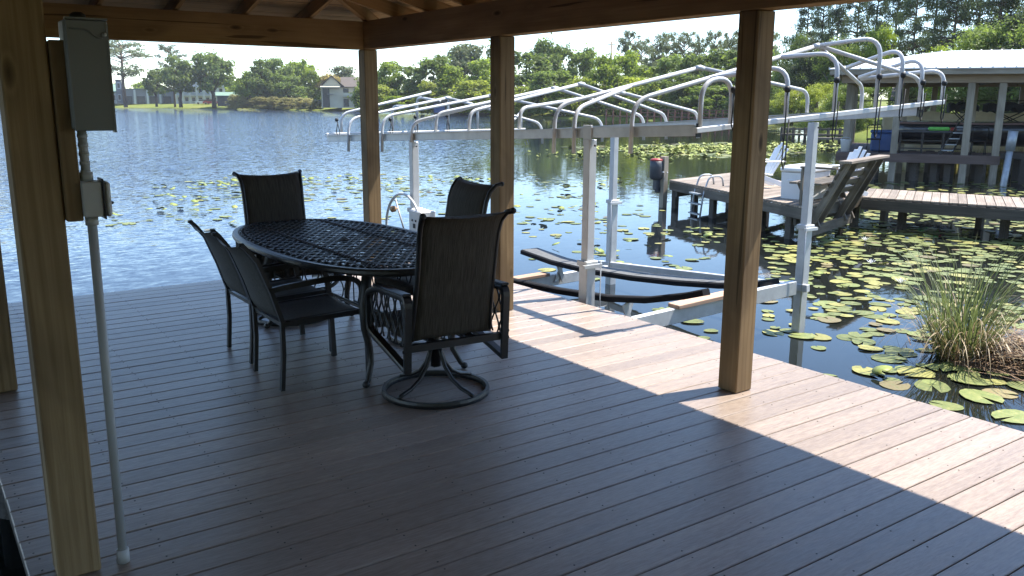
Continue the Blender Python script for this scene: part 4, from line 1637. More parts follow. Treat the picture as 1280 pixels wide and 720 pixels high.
def tarp(s0, s1, d, z0, zt0, zt1):
    def fn(u, v):
        s = s0 + (s1 - s0) * u
        zt = zt0 + (zt1 - zt0) * u - 0.12 * math.sin(math.pi * ((u * 3) % 1))
        return tuple(bh(s, d + 0.10 * math.sin(u * 22) * (1 - 0.5 * v) + 0.05 * math.sin(v * 5 + u * 7), z0 + (zt - z0) * v))
    return G().slab(fn, 44, 8, lambda u, v: tuple(N_ * 0.012))


part('panel', tarp(1.2, 6.4, 7.55, -0.55, 1.35, 1.45), 'tarp_tan', tp, True)
part('panel', tarp(6.5, 13.3, 7.5, -0.55, 1.75, 1.7), 'tarp_tan', tp, True)
g = G()
g.tube([bh(0.2, 7.5, 1.75), bh(13.4, 7.5, 1.8)], 0.02, 6)
part('rail', g, 'black_rubber', tp, True)

# runabout under its bimini, in the slip
bt = thing('motorboat', 'black runabout with folded bimini tops on the boathouse lift', 'boat', tuple(bh(6.5, 4.2, 0.2)))


def hull(g):
    n = 16
    ring = []
    for i in range(n + 1):
        u = i / n
        s = 1.7 + 9.1 * u
        wd = 1.2 * (1 - max(0, (u - 0.45) / 0.55) ** 2.2) + 0.02
        sheer = 1.02 + 0.28 * max(0, (u - 0.3) / 0.7) ** 1.6
        keel = 0.22 + 0.62 * max(0, (u - 0.68) / 0.32) ** 2
        dd = 4.1
        ring.append([bh(s, dd - wd, sheer), bh(s, dd - wd * 0.96, (sheer * .45 + keel * .55)), bh(s, dd - wd * 0.8, keel + 0.12), bh(s, dd, keel), bh(s, dd + wd * 0.8, keel + 0.12), bh(s, dd + wd * 0.96, (sheer * .45 + keel * .55)), bh(s, dd + wd, sheer), bh(s, dd + wd * 0.85, sheer + 0.03), bh(s, dd - wd * 0.85, sheer + 0.03)])
    m_ = len(ring[0])
    vs = [p for r in ring for p in r]
    fs = [(i * m_ + j, i * m_ + (j + 1) % m_, (i + 1) * m_ + (j + 1) % m_, (i + 1) * m_ + j) for i in range(n) for j in range(m_)]
    fs += [tuple(range(m_)), tuple(n * m_ + j for j in range(m_ - 1, -1, -1))]
    g.add(vs, fs, True)


g = G()
hull(g)
part('hull', g, 'boat_hull', bt, True)
g = G()
for i in range(16):
    u0, u1 = i / 16, (i + 1) / 16
    f = lambda u: bh(1.7 + 9.1 * u, 4.1 - (1.2 * (1 - max(0, (u - 0.45) / 0.55) ** 2.2) + 0.02) - 0.01, 1.0 + 0.28 * max(0, (u - 0.3) / 0.7) ** 1.6)
    g.bar(f(u0), f(u1), 0.05, 0.06)
part('rub_rail', g, 'boat_trim', bt, True)
g = G()
g.prism([(5.8, 1.0), (6.2, 1.32), (6.6, 1.4), (7.6, 1.1)], lambda p: bh(p[0], 3.4, p[1]), lambda p: bh(p[0], 4.8, p[1]))
part('windscreen', g, 'window_dark', bt, True)
for (s0, s1) in ((3.3, 4.2), (4.45, 6.0)):
    g = G()
    n_ = 10
    pts = []
    for i in range(n_ + 1):
        u = i / n_
        pts.append(((s0 + (s1 - s0) * u), 1.62 + 0.06 * math.sin(u * math.pi) + 0.05 * math.sin(u * 17)))
    low = [(a, z - 0.16 - 0.12 * abs(math.sin(a * 9.0))) for a, z in reversed(pts)]
    g.prism(pts + low, lambda p: bh(p[0], 3.2, p[1]), lambda p: bh(p[0], 4.9, p[1] + 0.02))
    bi = part('bimini', g, 'canvas_black', bt, True)
    for d in (3.25, 4.85):
        g = G()
        g.tube([bh(s0 + 0.1, d, 1.5), bh(s1 - 0.15, d, 0.85)], 0.018, 5)
        g.tube([bh(s1 - 0.1, d, 1.5), bh(s0 + 0.2, d, 0.85)], 0.018, 5)
        part('strut', g, 'black_rubber', bi, True)
# blue tub and clutter at the boathouse edge
tb = thing('blue_tub', 'blue covered tub at the left end of the boathouse deck', 'tub', tuple(bh(1.2, 1.5, 0.09)))
g = G()
g.box(bh(1.3, 1.6, 0.40), (0.8, 1.0, 0.6), Matrix.Rotation(-1.01, 3, 'Z'), 0.05)
part('body', g, 'tub_blue', tb, True)
g = G()
g.box(bh(1.3, 1.6, 0.74), (0.86, 1.06, 0.09), Matrix.Rotation(-1.01, 3, 'Z'), 0.03)
part('cover', g, 'tub_blue', tb, True)


def bar_table(label, s, d):
    t = thing('bar_table', label, 'table', tuple(bh(s, d, 0.09)))
    g = G()
    g.box(bh(s, d, 0.78), (2.1, 0.5, 0.05), Matrix.Rotation(-1.012, 3, 'Z'), 0.01)
    part('top', g, 'motor_grey', t, True)
    for a in (-0.95, -0.3, 0.3, 0.95):
        for b in (-0.2, 0.2):
            g = G()
            g.bar(bh(s + a, d + b, 0.09), bh(s + a, d + b, 0.755), 0.05, 0.05, up=T_)
            part('leg', g, 'black_metal', t, True)
    g = G()
    for z in (0.25, 0.5):
        g.bar(bh(s - .95, d - .2, z), bh(s + .95, d - .2, z), 0.03, 0.04)
    part('rail', g, 'black_metal', t, True)


bar_table('long dark bar table on the boathouse deck between two posts', 2.75, 0.75)


def stool(label, s, d):
    t = thing('patio_chair', label, 'chair', tuple(bh(s, d, 0.09)), group='dark metal patio chairs on the boathouse deck')
    for a, b in ((-.2, -.2), (.2, -.2), (-.2, .2), (.2, .2)):
        g = G()
        g.tube([bh(s + a, d + b, 0.09), bh(s + a * .9, d + b * .9, 0.5)], 0.016, 6)
        part('leg', g, 'black_metal', t, True)
    g = G()
    g.box(bh(s, d, 0.52), (0.44, 0.44, 0.04), Matrix.Rotation(-1.01, 3, 'Z'), 0.01)
    part('seat', g, 'canvas_black', t, True)
    g = G()
    g.tube(arc([bh(s - .2, d - .2, 0.5), bh(s - .22, d - .25, 0.98), bh(s + .22, d - .25, 0.98), bh(s + .2, d - .2, 0.5)], 0.08, 4), 0.016, 6)
    part('back_frame', g, 'black_metal', t, True)


stool('dark metal patio chair in front of the blue tub', 1.0, 0.45)
stool('dark metal patio chair at the right end of the bar table', 4.05, 0.5)
lv = thing('life_vest', 'bright green life vest lying on the bar table', 'life vest', tuple(bh(2.95, 0.7, 0.81)))
g = G()
g.box(bh(2.9, 0.7, 0.875), (0.62, 0.32, 0.11), Matrix.Rotation(-0.95, 3, 'Z'), 0.04)
part('panel', g, 'vest_green', lv, True)
g = G()
g.box(bh(3.3, 0.7, 0.865), (0.18, 0.3, 0.10), Matrix.Rotation(-0.95, 3, 'Z'), 0.03)
part('lining', g, 'red_plastic', lv, True)
bl = thing('step_ladder', 'dark step ladder leaning beside the second boathouse post', 'ladder', tuple(bh(3.3, 0.35, 0.09)))
g = G()
g.bar(bh(2.95, 0.3, 0.09), bh(3.45, 0.45, 1.1), 0.04, 0.05)
g.bar(bh(3.3, 0.3, 0.09), bh(3.7, 0.45, 1.1), 0.04, 0.05)
part('side_rail', g, 'black_metal', bl, True)
for k in range(5):
    q = (k + 0.7) / 5.5
    g = G()
    g.bar(bh(2.95 + .5 * q, 0.3 + .15 * q, 0.09 + 1.0 * q), bh(3.3 + .4 * q, 0.3 + .15 * q, 0.09 + 1.0 * q), 0.07, 0.03)
    part('step', g, 'galvanised', bl, True)
bk_ = thing('bucket', 'white bucket on the left corner of the boathouse deck', 'bucket', tuple(bh(0.15, 0.6, 0.09)))
g = G()
g.lathe(bh(0.15, 0.6, 0.09), [(0.13, 0), (0.17, 0.38), (0.18, 0.39)], 14)
part('pail', g, 'white_plastic', bk_, True)
g = G()
g.tube([bh(0.15 + 0.17 * math.cos(a), 0.6, 0.46 + 0.1 * math.sin(a)) for a in [math.pi * q / 8 for q in range(9)]], 0.008, 5)
part('handle', g, 'galvanised', bk_, True)


# ------------------------------------------------------------------ plants
def leaf_cloud(g, c, r, n, size, rng, flat=1.0, asp=0.55):
    c = Vector(c)
    for _ in range(n):
        d = Vector((rng.gauss(0, 1), rng.gauss(0, 1), rng.gauss(0, 1)))
        p = c + Vector((d.x, d.y, d.z * flat)) * (r * 0.52)
        nrm = (d.normalized() * 0.8 + Vector((rng.uniform(-1, 1), rng.uniform(-1, 1), rng.uniform(-0.3, 1.2)))).normalized()
        a = nrm.orthogonal().normalized()
        b = nrm.cross(a)
        an = rng.uniform(0, 6.283)
        a, b = a * math.cos(an) + b * math.sin(an), b * math.cos(an) - a * math.sin(an)
        s = size * rng.uniform(0.55, 1.35)
        g.add([p - a * s, p + b * s * asp + nrm * s * .15, p + a * s, p - b * s * asp + nrm * s * .15], [(0, 1, 2, 3)])


def crown(kind, seed, leaf, dens):
    """unit tree: height 10, crown width about 8; returns crown and trunk meshes"""
    rng = random.Random(seed)
    g, tr = G(), G()
    H = 10.0
    if kind == 'oak':
        trunk_top = Vector((rng.uniform(-.3, .3), rng.uniform(-.3, .3), 3.2))
        tr.tube([(0, 0, -0.3), (0.05, 0, 1.2), tuple(trunk_top * 0.6), tuple(trunk_top)], 0.3, 8, rs=[0.42, 0.33, 0.28, 0.2])
        for i in range(52):
            th = rng.uniform(0, 6.283)
            el = math.asin(rng.uniform(-0.75, 1))
            rr = rng.uniform(0.45, 1.0)
            c = Vector((math.cos(th) * math.cos(el) * 3.3 * rr, math.sin(th) * math.cos(el) * 3.3 * rr, 5.6 + math.sin(el) * (3.7 if el > 0 else 4.2) * rr))
            r = rng.uniform(0.55, 1.15)
            leaf_cloud(g, c, r, int(dens * r * r), leaf, rng, 0.75)
            if i % 4 == 0:
                m_ = trunk_top * 0.55 + c * 0.45 + Vector((0, 0, -0.4))
                tr.tube([tuple(trunk_top * rng.uniform(0.5, 0.95)), tuple(m_), tuple(c)], 0.1, 5, rs=[0.15, 0.09, 0.03])
    elif kind == 'pine':
        tr.tube([(0, 0, -0.3), (0.1, 0.05, 3), (0.0, 0.1, 6.5), (0.05, 0, 9.4)], 0.2, 7, rs=[0.26, 0.21, 0.15, 0.05])
        for i in range(46):
            z = rng.uniform(4.6, 9.7)
            f = (z - 4.6) / 5.1
            rmax = 3.5 * math.sqrt(max(0.0, 1 - (1.35 * (f - 0.42)) ** 2)) if f > 0.1 else 2.2
            th = rng.uniform(0, 6.283)
            rr = rmax * rng.uniform(0.35, 1.0)
            c = Vector((math.cos(th) * rr, math.sin(th) * rr, z))
            r = rng.uniform(0.45, 0.95)
            leaf_cloud(g, c, r, int(dens * 0.8 * r * r), leaf, rng, 0.42, 0.4)
            tr.tube([(0, 0, z - 0.35 - rr * 0.18), tuple(c * 0.5 + Vector((0, 0, z * 0.5 - 0.25))), tuple(c)], 0.05, 5, rs=[0.09, 0.055, 0.02])
    elif kind == 'tallpine':
        tr.tube([(0, 0, -0.3), (0.08, 0.05, 3), (0.0, 0.1, 6.5), (0.05, 0, 9.7)], 0.2, 7, rs=[0.19, 0.16, 0.12, 0.03])
        for i in range(84):
            z = rng.uniform(3.0, 9.8)
            f = (z - 3.0) / 6.8
            rmax = 3.3 * (1 - 0.74 * f) * (0.55 + 0.45 * min(1, f * 4))
            th = rng.uniform(0, 6.283)
            rr = rmax * rng.uniform(0.3, 1.0)
            c = Vector((math.cos(th) * rr, math.sin(th) * rr, z))
            r = rng.uniform(0.35, 0.85)
            leaf_cloud(g, c, r, int(dens * 0.62 * r * r), leaf, rng, 0.45, 0.38)
            tr.tube([(0, 0, z - 0.1), tuple(c * 0.5 + Vector((0, 0, z * 0.5 + 0.05))), tuple(c)], 0.05, 4, rs=[0.05, 0.035, 0.012])
    else:   # bush: crown down to the ground
        tr.tube([(0, 0, -0.3), (0.1, 0, 2), (0.2, 0.1, 5)], 0.2, 6, rs=[0.3, 0.2, 0.08])
        for i in range(58):
            th = rng.uniform(0, 6.283)
            z = rng.uniform(0.4, 9.2)
            rm = 3.6 * math.sqrt(max(0, 1 - ((z - 3.4) / 6.2) ** 2))
            rr = rm * math.sqrt(rng.uniform(0.15, 0.95))
            c = Vector((math.cos(th) * rr, math.sin(th) * rr, z))
            r = rng.uniform(0.6, 1.2)
            leaf_cloud(g, c, r, int(dens * r * r), leaf, rng, 0.8)
            if i % 3 == 0:
                tr.tube([(0.1, 0, min(z, 3) * 0.6), tuple(c * 0.6), tuple(c)], 0.06, 4, rs=[0.1, 0.06, 0.02])
    return g, tr


PROTO = {}


def proto(kind, seed, leafmat, leaf, dens, bark='bark'):
    key = (kind, seed, leafmat, leaf, dens)
    if key not in PROTO:
        g, tr = crown(kind, seed, leaf, dens)
        me = bpy.data.meshes.new('crown')
        me.from_pydata(g.v, [], g.f)
        me.materials.append(MATS[leafmat])
        PROTO[key] = (me, tr.mesh('trunk', bark))
    return PROTO[key]


def tree(name, label, kind, seed, leafmat, px, d, ytop, wpx, group=None, leaf=0.30, dens=130, bark='bark', zb=None, cat='tree'):
    p = col(px, d)
    depth = (p - EYE).dot(Vector((FWD.x, FWD.y, 0)))
    zb = 0.0 if zb is None else zb
    zt = height(ytop, px, d)
    Hs = (zt - zb) / 10.0
    Ws = wpx * depth / FOC / 7.6
    cm, tm = proto(kind, seed, leafmat, leaf, dens, bark)
    t = thing(name, label, cat, (p.x, p.y, zb), (seed * 1.7 + px) % 6.28, group)
    for nm, me in (('trunk', tm), ('crown', cm)):
        o = bpy.data.objects.new(nm, me)
        C.objects.link(o)
        o.parent = t
        o.scale = (Ws, Ws, Hs)
    return t


ORD = ['first', 'second', 'third', 'fourth', 'fifth', 'sixth', 'seventh', 'eighth', 'ninth', 'tenth', 'eleventh', 'twelfth', 'thirteenth', 'fourteenth', 'fifteenth', 'sixteenth', 'seventeenth', 'eighteenth', 'nineteenth', 'twentieth']
# far left bank
tree('pine_tree', 'tall umbrella shaped pine at the far left of the far bank', 'pine', 1, 'leaf_pine', 177, 272, 53, 74, leaf=0.20, dens=130, bark='bark_pine')
tree('pine_tree', 'thin pale pine rising behind the dark oak on the far bank', 'pine', 2, 'leaf_pine', 236, 268, 57, 42, leaf=0.20, dens=120, bark='bark_pine')
tree('oak_tree', 'low dark oak with a short trunk close to the far bank', 'oak', 3, 'leaf_oak', 243, 254, 71, 46)
tree('oak_tree', 'low olive tree left of the dark oak on the far bank', 'oak', 4, 'leaf_oak', 214, 262, 87, 32)
tree('oak_tree', 'round crowned tall tree right of the dark oak on the far bank', 'oak', 5, 'leaf_oak', 283, 254, 62, 56)
for i, (px, yt, wp, km, k) in enumerate(((338, 74, 40, 'leaf_oak', 'oak'), (360, 72, 46, 'leaf_oak', 'oak'), (387, 71, 44, 'leaf_bright', 'oak'), (323, 89, 34, 'leaf_bright', 'oak'), (401, 90, 26, 'leaf_bright', 'bush'), (326, 103, 16, 'leaf_oak', 'bush'), (372, 94, 44, 'leaf_oak', 'bush'), (345, 96, 40, 'leaf_oak', 'bush'))):
    lab = ['feathery grey green tree at the left of the middle clump on the far bank', 'tallest rounded tree in the middle clump on the far bank', 'bright green tree at the right of the middle clump on the far bank',
           'low pale tree behind the shed on the far bank', 'small bright tree between the middle clump and the cream house', 'small blue green bush beside the shed on the far bank',
           'low tree under the right half of the middle clump', 'low tree under the left half of the middle clump'][i]
    tree('broadleaf_tree', lab, k, 10 + i % 3, km, px, 232 + 4 * (i % 3), yt, wp, 'trees in the middle clump on the far bank')
tree('broadleaf_tree', 'yellowish tree behind the left gable of the cream house', 'oak', 12, 'leaf_dry', 421, 236, 90, 36)
tree('broadleaf_tree', 'green tree rising behind the cream house roof', 'oak', 11, 'leaf_pine', 437, 250, 82, 44)
for i, px in enumerate((142, 160, 205, 262, 300, 312)):
    tree('broadleaf_tree', ['pale tree line at the far left behind the white building', 'pale tree behind the umbrella pine', 'pale tree between the two pines, far behind', 'pale tree behind the dark oak, far off', 'pale tree far behind the round crowned tree', 'pale tree far behind the shed'][i],
         'oak', 10 + i % 3, 'leaf_bright', px, 330, 98 + (i * 5) % 8, 40, 'distant trees behind the far left bank')
for i, px in enumerate((-420, -330, -260, -200, -140, -85, -30, 25, 75, 115)):  # added mostly out of view, to block the bright horizon the water reflects
    tree('broadleaf_tree', 'leafy tree added on the far bank to cut water glare, %s in its row' % ORD[i], 'bush', 31 + i % 3, 'leaf_oak', px, 300, 88 - (i * 7) % 20, 70, 'far bank trees added to cut water glare')
for i in range(14):
    tree('broadleaf_tree', 'pale bushy tree in the distant row closing the far bank, %s from left' % ORD[i], 'bush', 31 + i % 3, 'leaf_bright', 128 + i * 27, 318 - i * 4, 108 + (i * 5) % 7, 46, 'distant bushy row behind the far bank')
# low reeds on the far bank
for i, (px, d, wp, h) in enumerate(((308, 236, 22, 118), (322, 232, 26, 119), (338, 228, 26, 121), (354, 226, 30, 121), (372, 222, 30, 122), (390, 219, 28, 122), (404, 216, 20, 125))):
    tree('reed_clump', ['reed clump right in front of the shed', 'reed clump just right of the shed', 'reed clump under the feathery tree', 'reed clump under the tallest middle tree', 'reed clump under the bright green tree', 'reed clump right of the bright tree', 'reed clump nearest the cream house'][i],
         'bush', 21, 'leaf_reed', px, d, h, wp, 'reed clumps along the far bank', zb=-0.4, cat='reeds')

# right hand shore: (px, distance, ytop, width px, kind, seed, mat)
MASS = [(472, 172, 92, 40, 'bush', 31, 'leaf_bright'), (496, 168, 84, 46, 'bush', 32, 'leaf_bright'), (520, 164, 80, 52, 'bush', 33, 'leaf_oak'), (546, 162, 73, 50, 'bush', 31, 'leaf_oak'),
        (566, 160, 82, 50, 'bush', 32, 'leaf_bright'), (586, 170, 62, 44, 'oak', 34, 'leaf_pine'), (604, 158, 72, 50, 'bush', 33, 'leaf_bright'), (622, 172, 60, 50, 'bush', 33, 'leaf_oak'),
        (655, 146, 66, 56, 'bush', 32, 'leaf_oak'), (682, 156, 58, 40, 'bush', 31, 'leaf_oak'), (700, 158, 56, 40, 'bush', 33, 'leaf_oak'), (722, 156, 64, 38, 'bush', 31, 'leaf_oak'),
        (748, 142, 72, 40, 'bush', 33, 'leaf_bright'), (772, 136, 72, 52, 'bush', 31, 'leaf_bright'), (800, 132, 78, 54, 'bush', 32, 'leaf_bright'), (830, 130, 76, 56, 'bush', 33, 'leaf_oak'),
        (858, 126, 70, 60, 'bush', 31, 'leaf_oak'), (888, 122, 70, 62, 'bush', 32, 'leaf_oak'), (918, 118, 68, 66, 'bush', 33, 'leaf_oak'), (938, 112, 62, 50, 'bush', 31, 'leaf_oak')]
LOW = [(478, 162, 106, 40, 31), (508, 158, 110, 42, 32), (538, 156, 108, 44, 33), (566, 152, 112, 44, 31), (596, 148, 108, 46, 32), (630, 142, 104, 50, 33), (660, 138, 97, 52, 31), (690, 134, 93, 56, 32),
       (722, 132, 92, 56, 33), (752, 128, 90, 56, 31), (786, 126, 96, 58, 32), (816, 122, 92, 60, 33), (850, 118, 96, 62, 31), (884, 114, 100, 64, 32), (918, 110, 98, 66, 33)]
for i, (px, d, yt, wp, k, sd_, m_) in enumerate(MASS):
    tree('broadleaf_tree', 'tall green tree, %s from left in the wooded shore, %s' % (ORD[i], 'left of the middle post' if px < 635 else ('behind the lift canopy' if px < 850 else 'behind the right post')), k, sd_, m_, px, d, yt + (0, -7, 5, -3)[i % 4], wp * (1.2, 0.95, 1.3)[i % 3],
         'tall trees of the wooded shore ' + ('left of the middle post' if px < 635 else ('behind the lift canopy' if px < 850 else 'behind the right post')), dens=120)
for i, (px, d, yt, wp, sd_) in enumerate(LOW):
    tree('willow_bush', '%s bush, %s from left along the shore, %s' % (('yellow green', 'bright green', 'yellow green', 'dark green')[i % 4] if px < 830 else 'dark green', ORD[i], 'left of the middle post' if px < 635 else ('behind the lift canopy' if px < 850 else 'behind the right post')), 'bush', sd_, ('leaf_willow', 'leaf_bright', 'leaf_willow', 'leaf_oak')[i % 4] if px < 830 else 'leaf_oak', px, d, yt + (0, 9, -5, 6, -8)[i % 5], wp * (1.0, 1.25, 0.85)[i % 3],
         'low bushes along the wooded shore ' + ('left of the middle post' if px < 635 else ('behind the lift canopy' if px < 850 else 'behind the right post')), zb=-0.4, dens=120)
PINES = [(776, 150, 42, 34), (792, 152, 52, 30), (806, 148, 46, 36), (822, 150, 44, 34), (842, 150, 42, 40), (860, 146, 46, 32), (878, 144, 42, 36), (896, 140, 44, 34), (912, 138, 36, 40), (934, 134, 30, 44)]
for i, (px, d, yt, wp) in enumerate(PINES):
    tree('pine_tree', 'slender pine, %s from the left in the row above the woods' % ORD[i], 'pine', 41 + i % 3, 'leaf_pine', px, d, yt, wp, 'pines in the row above the woods behind the canopy', bark='bark_pine', leaf=0.22, dens=150)
# near woods behind the boathouse
NEARP = [(985, 98, -2, 69), (1003, 92, -10, 64), (1022, 86, -14, 57), (1045, 84, -28, 64), (1066, 82, -34, 69), (1090, 80, -42, 75), (1112, 76, -36, 69), (1135, 74, -46, 80), (1158, 70, -40, 87), (1185, 72, -56, 103), (1212, 66, -52, 110), (1240, 68, -62, 114), (1268, 64, -58, 126), (1300, 66, -52, 138)]
for i, (px, d, yt, wp) in enumerate(NEARP):
    nm = ['left of the boathouse roof', 'above the boathouse roof']['01'.index('0' if px < 1080 else '1')]
    tree('pine_tree', 'tall dark pine, %s from the left, standing %s' % (ORD[i], nm), 'tallpine', 51 + i % 3, 'leaf_darkpine', px, d, yt, wp, 'tall pines ' + nm, bark='bark', leaf=0.105, dens=520)
NEARB = [(972, 96, 40, 60, 'oak', 'leaf_oak'), (1000, 84, 44, 70, 'oak', 'leaf_darkpine'), (1035, 80, 34, 80, 'oak', 'leaf_oak'), (1072, 78, 30, 70, 'oak', 'leaf_bright'), (1010, 74, 104, 60, 'bush', 'leaf_willow'), (975, 80, 112, 60, 'bush', 'leaf_willow'),
         (1045, 66, 106, 70, 'bush', 'leaf_oak'), (1180, 60, 36, 110, 'oak', 'leaf_bright'), (1225, 58, 10, 130, 'oak', 'leaf_oak'), (1270, 56, 0, 150, 'oak', 'leaf_darkpine'), (1130, 70, 66, 80, 'oak', 'leaf_oak'), (1305, 54, -10, 150, 'oak', 'leaf_oak'),
         (1190, 58, 104, 110, 'bush', 'leaf_oak'), (1240, 56, 100, 120, 'bush', 'leaf_oak'), (1290, 54, 100, 120, 'bush', 'leaf_darkpine'), (955, 104, 96, 60, 'bush', 'leaf_oak')]
LABB = ['leafy tree just right of the right hand post', 'dark leafy tree left of the boathouse roof end', 'leafy tree behind the peak of the lift canopy', 'bright leafy tree behind the boathouse roof end',
        'bright yellow green bush under the lift canopy, right of the post', 'yellow green bush beside the right hand post', 'green bush behind the left side of the boathouse', 'bright leafy tree above the middle of the boathouse roof',
        'tall leafy tree above the boathouse, left of the picture edge', 'dark leafy tree above the boathouse at the picture edge', 'small leafy tree over the boathouse roof ridge', 'leafy tree at the right picture edge',
        'bush seen through the boathouse left of the boat', 'bush seen through the boathouse above the boat', 'dark bush seen through the boathouse at the picture edge', 'green bush hidden mostly by the right hand post']
for i, (px, d, yt, wp, k, m_) in enumerate(NEARB):
    tree('broadleaf_tree' if k == 'oak' else 'green_bush', LABB[i], k, 61 + i % 3, m_, px, d, yt, wp, leaf=0.115, dens=480, zb=-0.2, cat='tree' if k == 'oak' else 'bush')


# unseen trees added behind the viewer to keep sky light off the near deck
BACK = [(-9, -17, 9, 9, 'oak'), (-2, -22, 12, 11, 'oak'), (6, -21, 9, 9, 'oak'), (-17, -13, 10, 10, 'oak'), (-25, -17, 12, 11, 'oak'), (13, -27, 9, 10, 'bush'), (-13, -24, 13, 12, 'oak'), (-22, -8, 6, 8, 'bush'), (-6, -14, 4, 6, 'bush'), (3, -17, 4, 6, 'bush')]
for i, (x, y, hh, ww, k) in enumerate(BACK):
    cm, tm = proto(k, 61 + i % 3, 'leaf_oak', 0.115, 480)
    t = thing('broadleaf_tree' if k == 'oak' else 'green_bush', 'leafy %s added unseen behind the pavilion to block the sky, %s of its row' % ('tree' if k == 'oak' else 'bush', ORD[i]), 'tree' if k == 'oak' else 'bush', (x, y, -0.3), i * 1.3, 'unseen trees and bushes added to block the sky')
    for nm, me in (('trunk', tm), ('crown', cm)):
        o = bpy.data.objects.new(nm, me)
        C.objects.link(o)
        o.parent = t
        o.scale = (ww / 7.6, ww / 7.6, hh / 10)


# reeds on the bank behind the boathouse and grass clump by the deck
def blade(g, p, d, L, wd, droop, n=6):
    d = Vector(d).normalized()
    side = d.cross(Vector((0, 0, 1)))
    if side.length < 1e-3:
        side = Vector((1, 0, 0))
    side.normalize()
    pts = []
    q = Vector(p)
    dirv = d.copy()
    for i in range(n + 1):
        pts.append(q.copy())
        dirv = (dirv + Vector((d.x * 0.6, d.y * 0.6, -droop)) * (i / n) ** 1.3 * 0.55).normalized()
        q = q + dirv * (L / n)
    vs, fs = [], []
    for i, q in enumerate(pts):
        w2 = wd * (1 - (i / n) ** 2 * 0.92) / 2
        vs += [q - side * w2, q + side * w2]
    for i in range(n):
        fs.append((2 * i, 2 * i + 1, 2 * i + 3, 2 * i + 2))
    g.add(vs, fs, True)


rng = random.Random(5)
reed = thing('reed_bed', 'tan reeds on the bank behind the boathouse piles', 'reeds', (33, 11, WATER))
g = G()
for i in range(900):
    px = rng.uniform(1165, 1330)
    d = rng.uniform(37.5, 40)
    p = col(px, d)
    blade(g, (p.x, p.y, WATER - 0.2), (rng.uniform(-.25, .25), rng.uniform(-.25, .25), 1), rng.uniform(0.7, 1.15), 0.05, 0.5, 4)
o = part('blade', g, 'leaf_reed', reed, True)
o['kind'] = 'stuff'

CX, CY = 8.45, 4.22
cl_ = thing('grass_clump', 'clump of tall green marsh grass on a dead thatch mat by the deck', 'plant', (CX, CY, WATER))
g = G()
for i in range(250):
    a = rng.uniform(0, 6.283)
    r = 0.27 * math.sqrt(rng.random())
    tilt = rng.uniform(0.05, 0.6) + r * 0.6
    aa = a + rng.uniform(-.8, .8)
    blade(g, (CX + r * math.cos(a), CY + r * math.sin(a), WATER), (math.cos(aa) * tilt, math.sin(aa) * tilt, 1), rng.uniform(0.6, 1.42), rng.uniform(0.009, 0.016), rng.uniform(0.1, 0.9), 8)
o = part('green_blade', g, 'leaf_grass', cl_, True)
o['kind'] = 'stuff'
g = G()
for i in range(170):
    a = rng.uniform(0, 6.283)
    r = 0.30 * math.sqrt(rng.random())
    tilt = rng.uniform(0.3, 1.0)
    aa = a + rng.uniform(-.8, .8)
    blade(g, (CX + r * math.cos(a), CY + r * math.sin(a), WATER + 0.02), (math.cos(aa) * tilt, math.sin(aa) * tilt, 1), rng.uniform(0.4, 1.2), 0.010, rng.uniform(0.9, 2.2), 8)
o = part('dry_blade', g, 'leaf_deadgrass', cl_, True)
o['kind'] = 'stuff'
g = G()
for i in range(1500):
    # mat of fallen blades, spreading to the right of the clump
    s = rng.random()
    x = CX + 0.05 + s * 0.75 + rng.gauss(0, 0.24)
    yy = CY - 0.18 - s * 0.95 + rng.gauss(0, 0.24)
    h = 0.20 * math.exp(-((x - CX - .3) ** 2 + (yy - CY + .5) ** 2) / 0.5) * rng.random()
    aa = -0.9 + rng.gauss(0, 0.7)
    blade(g, (x, yy, WATER + 0.015 + h), (math.cos(aa), math.sin(aa), rng.uniform(0.0, 0.45)), rng.uniform(0.25, 0.6), 0.014, 0.5, 4)
o = part('thatch', g, 'leaf_thatch', cl_, True)
o['kind'] = 'stuff'
g = G()
for i in range(420):
    s = rng.random()
    x = CX + 0.1 + s * 0.9 + rng.gauss(0, 0.26)
    yy = CY - 0.2 - s * 1.0 + rng.gauss(0, 0.26)
    aa = -0.9 + rng.gauss(0, 0.9)
    blade(g, (x, yy, WATER + 0.05 + 0.16 * rng.random()), (math.cos(aa), math.sin(aa), rng.uniform(0.1, 0.6)), rng.uniform(0.3, 0.75), 0.013, 0.9, 5)
o = part('dry_litter', g, 'leaf_deadgrass', cl_, True)
o['kind'] = 'stuff'
g = G()
ring = []
for i in range(24):
    a = i / 24 * 6.283
    ring.append((CX + 0.32 + 0.62 * math.cos(a) * (1 + .2 * math.sin(3 * a)), CY - 0.45 + 0.72 * math.sin(a) * (1 + .15 * math.cos(2 * a)), WATER + 0.006))
top = [(CX + 0.3 + (p[0] - CX - .3) * .6, CY - .45 + (p[1] - CY + .45) * .6, WATER + 0.055) for p in ring]
g.add(ring + top, [(i, (i + 1) % 24, 24 + (i + 1) % 24, 24 + i) for i in range(24)] + [tuple(range(24, 48))], True)
part('root_mat', g, 'leaf_thatch', cl_, True)

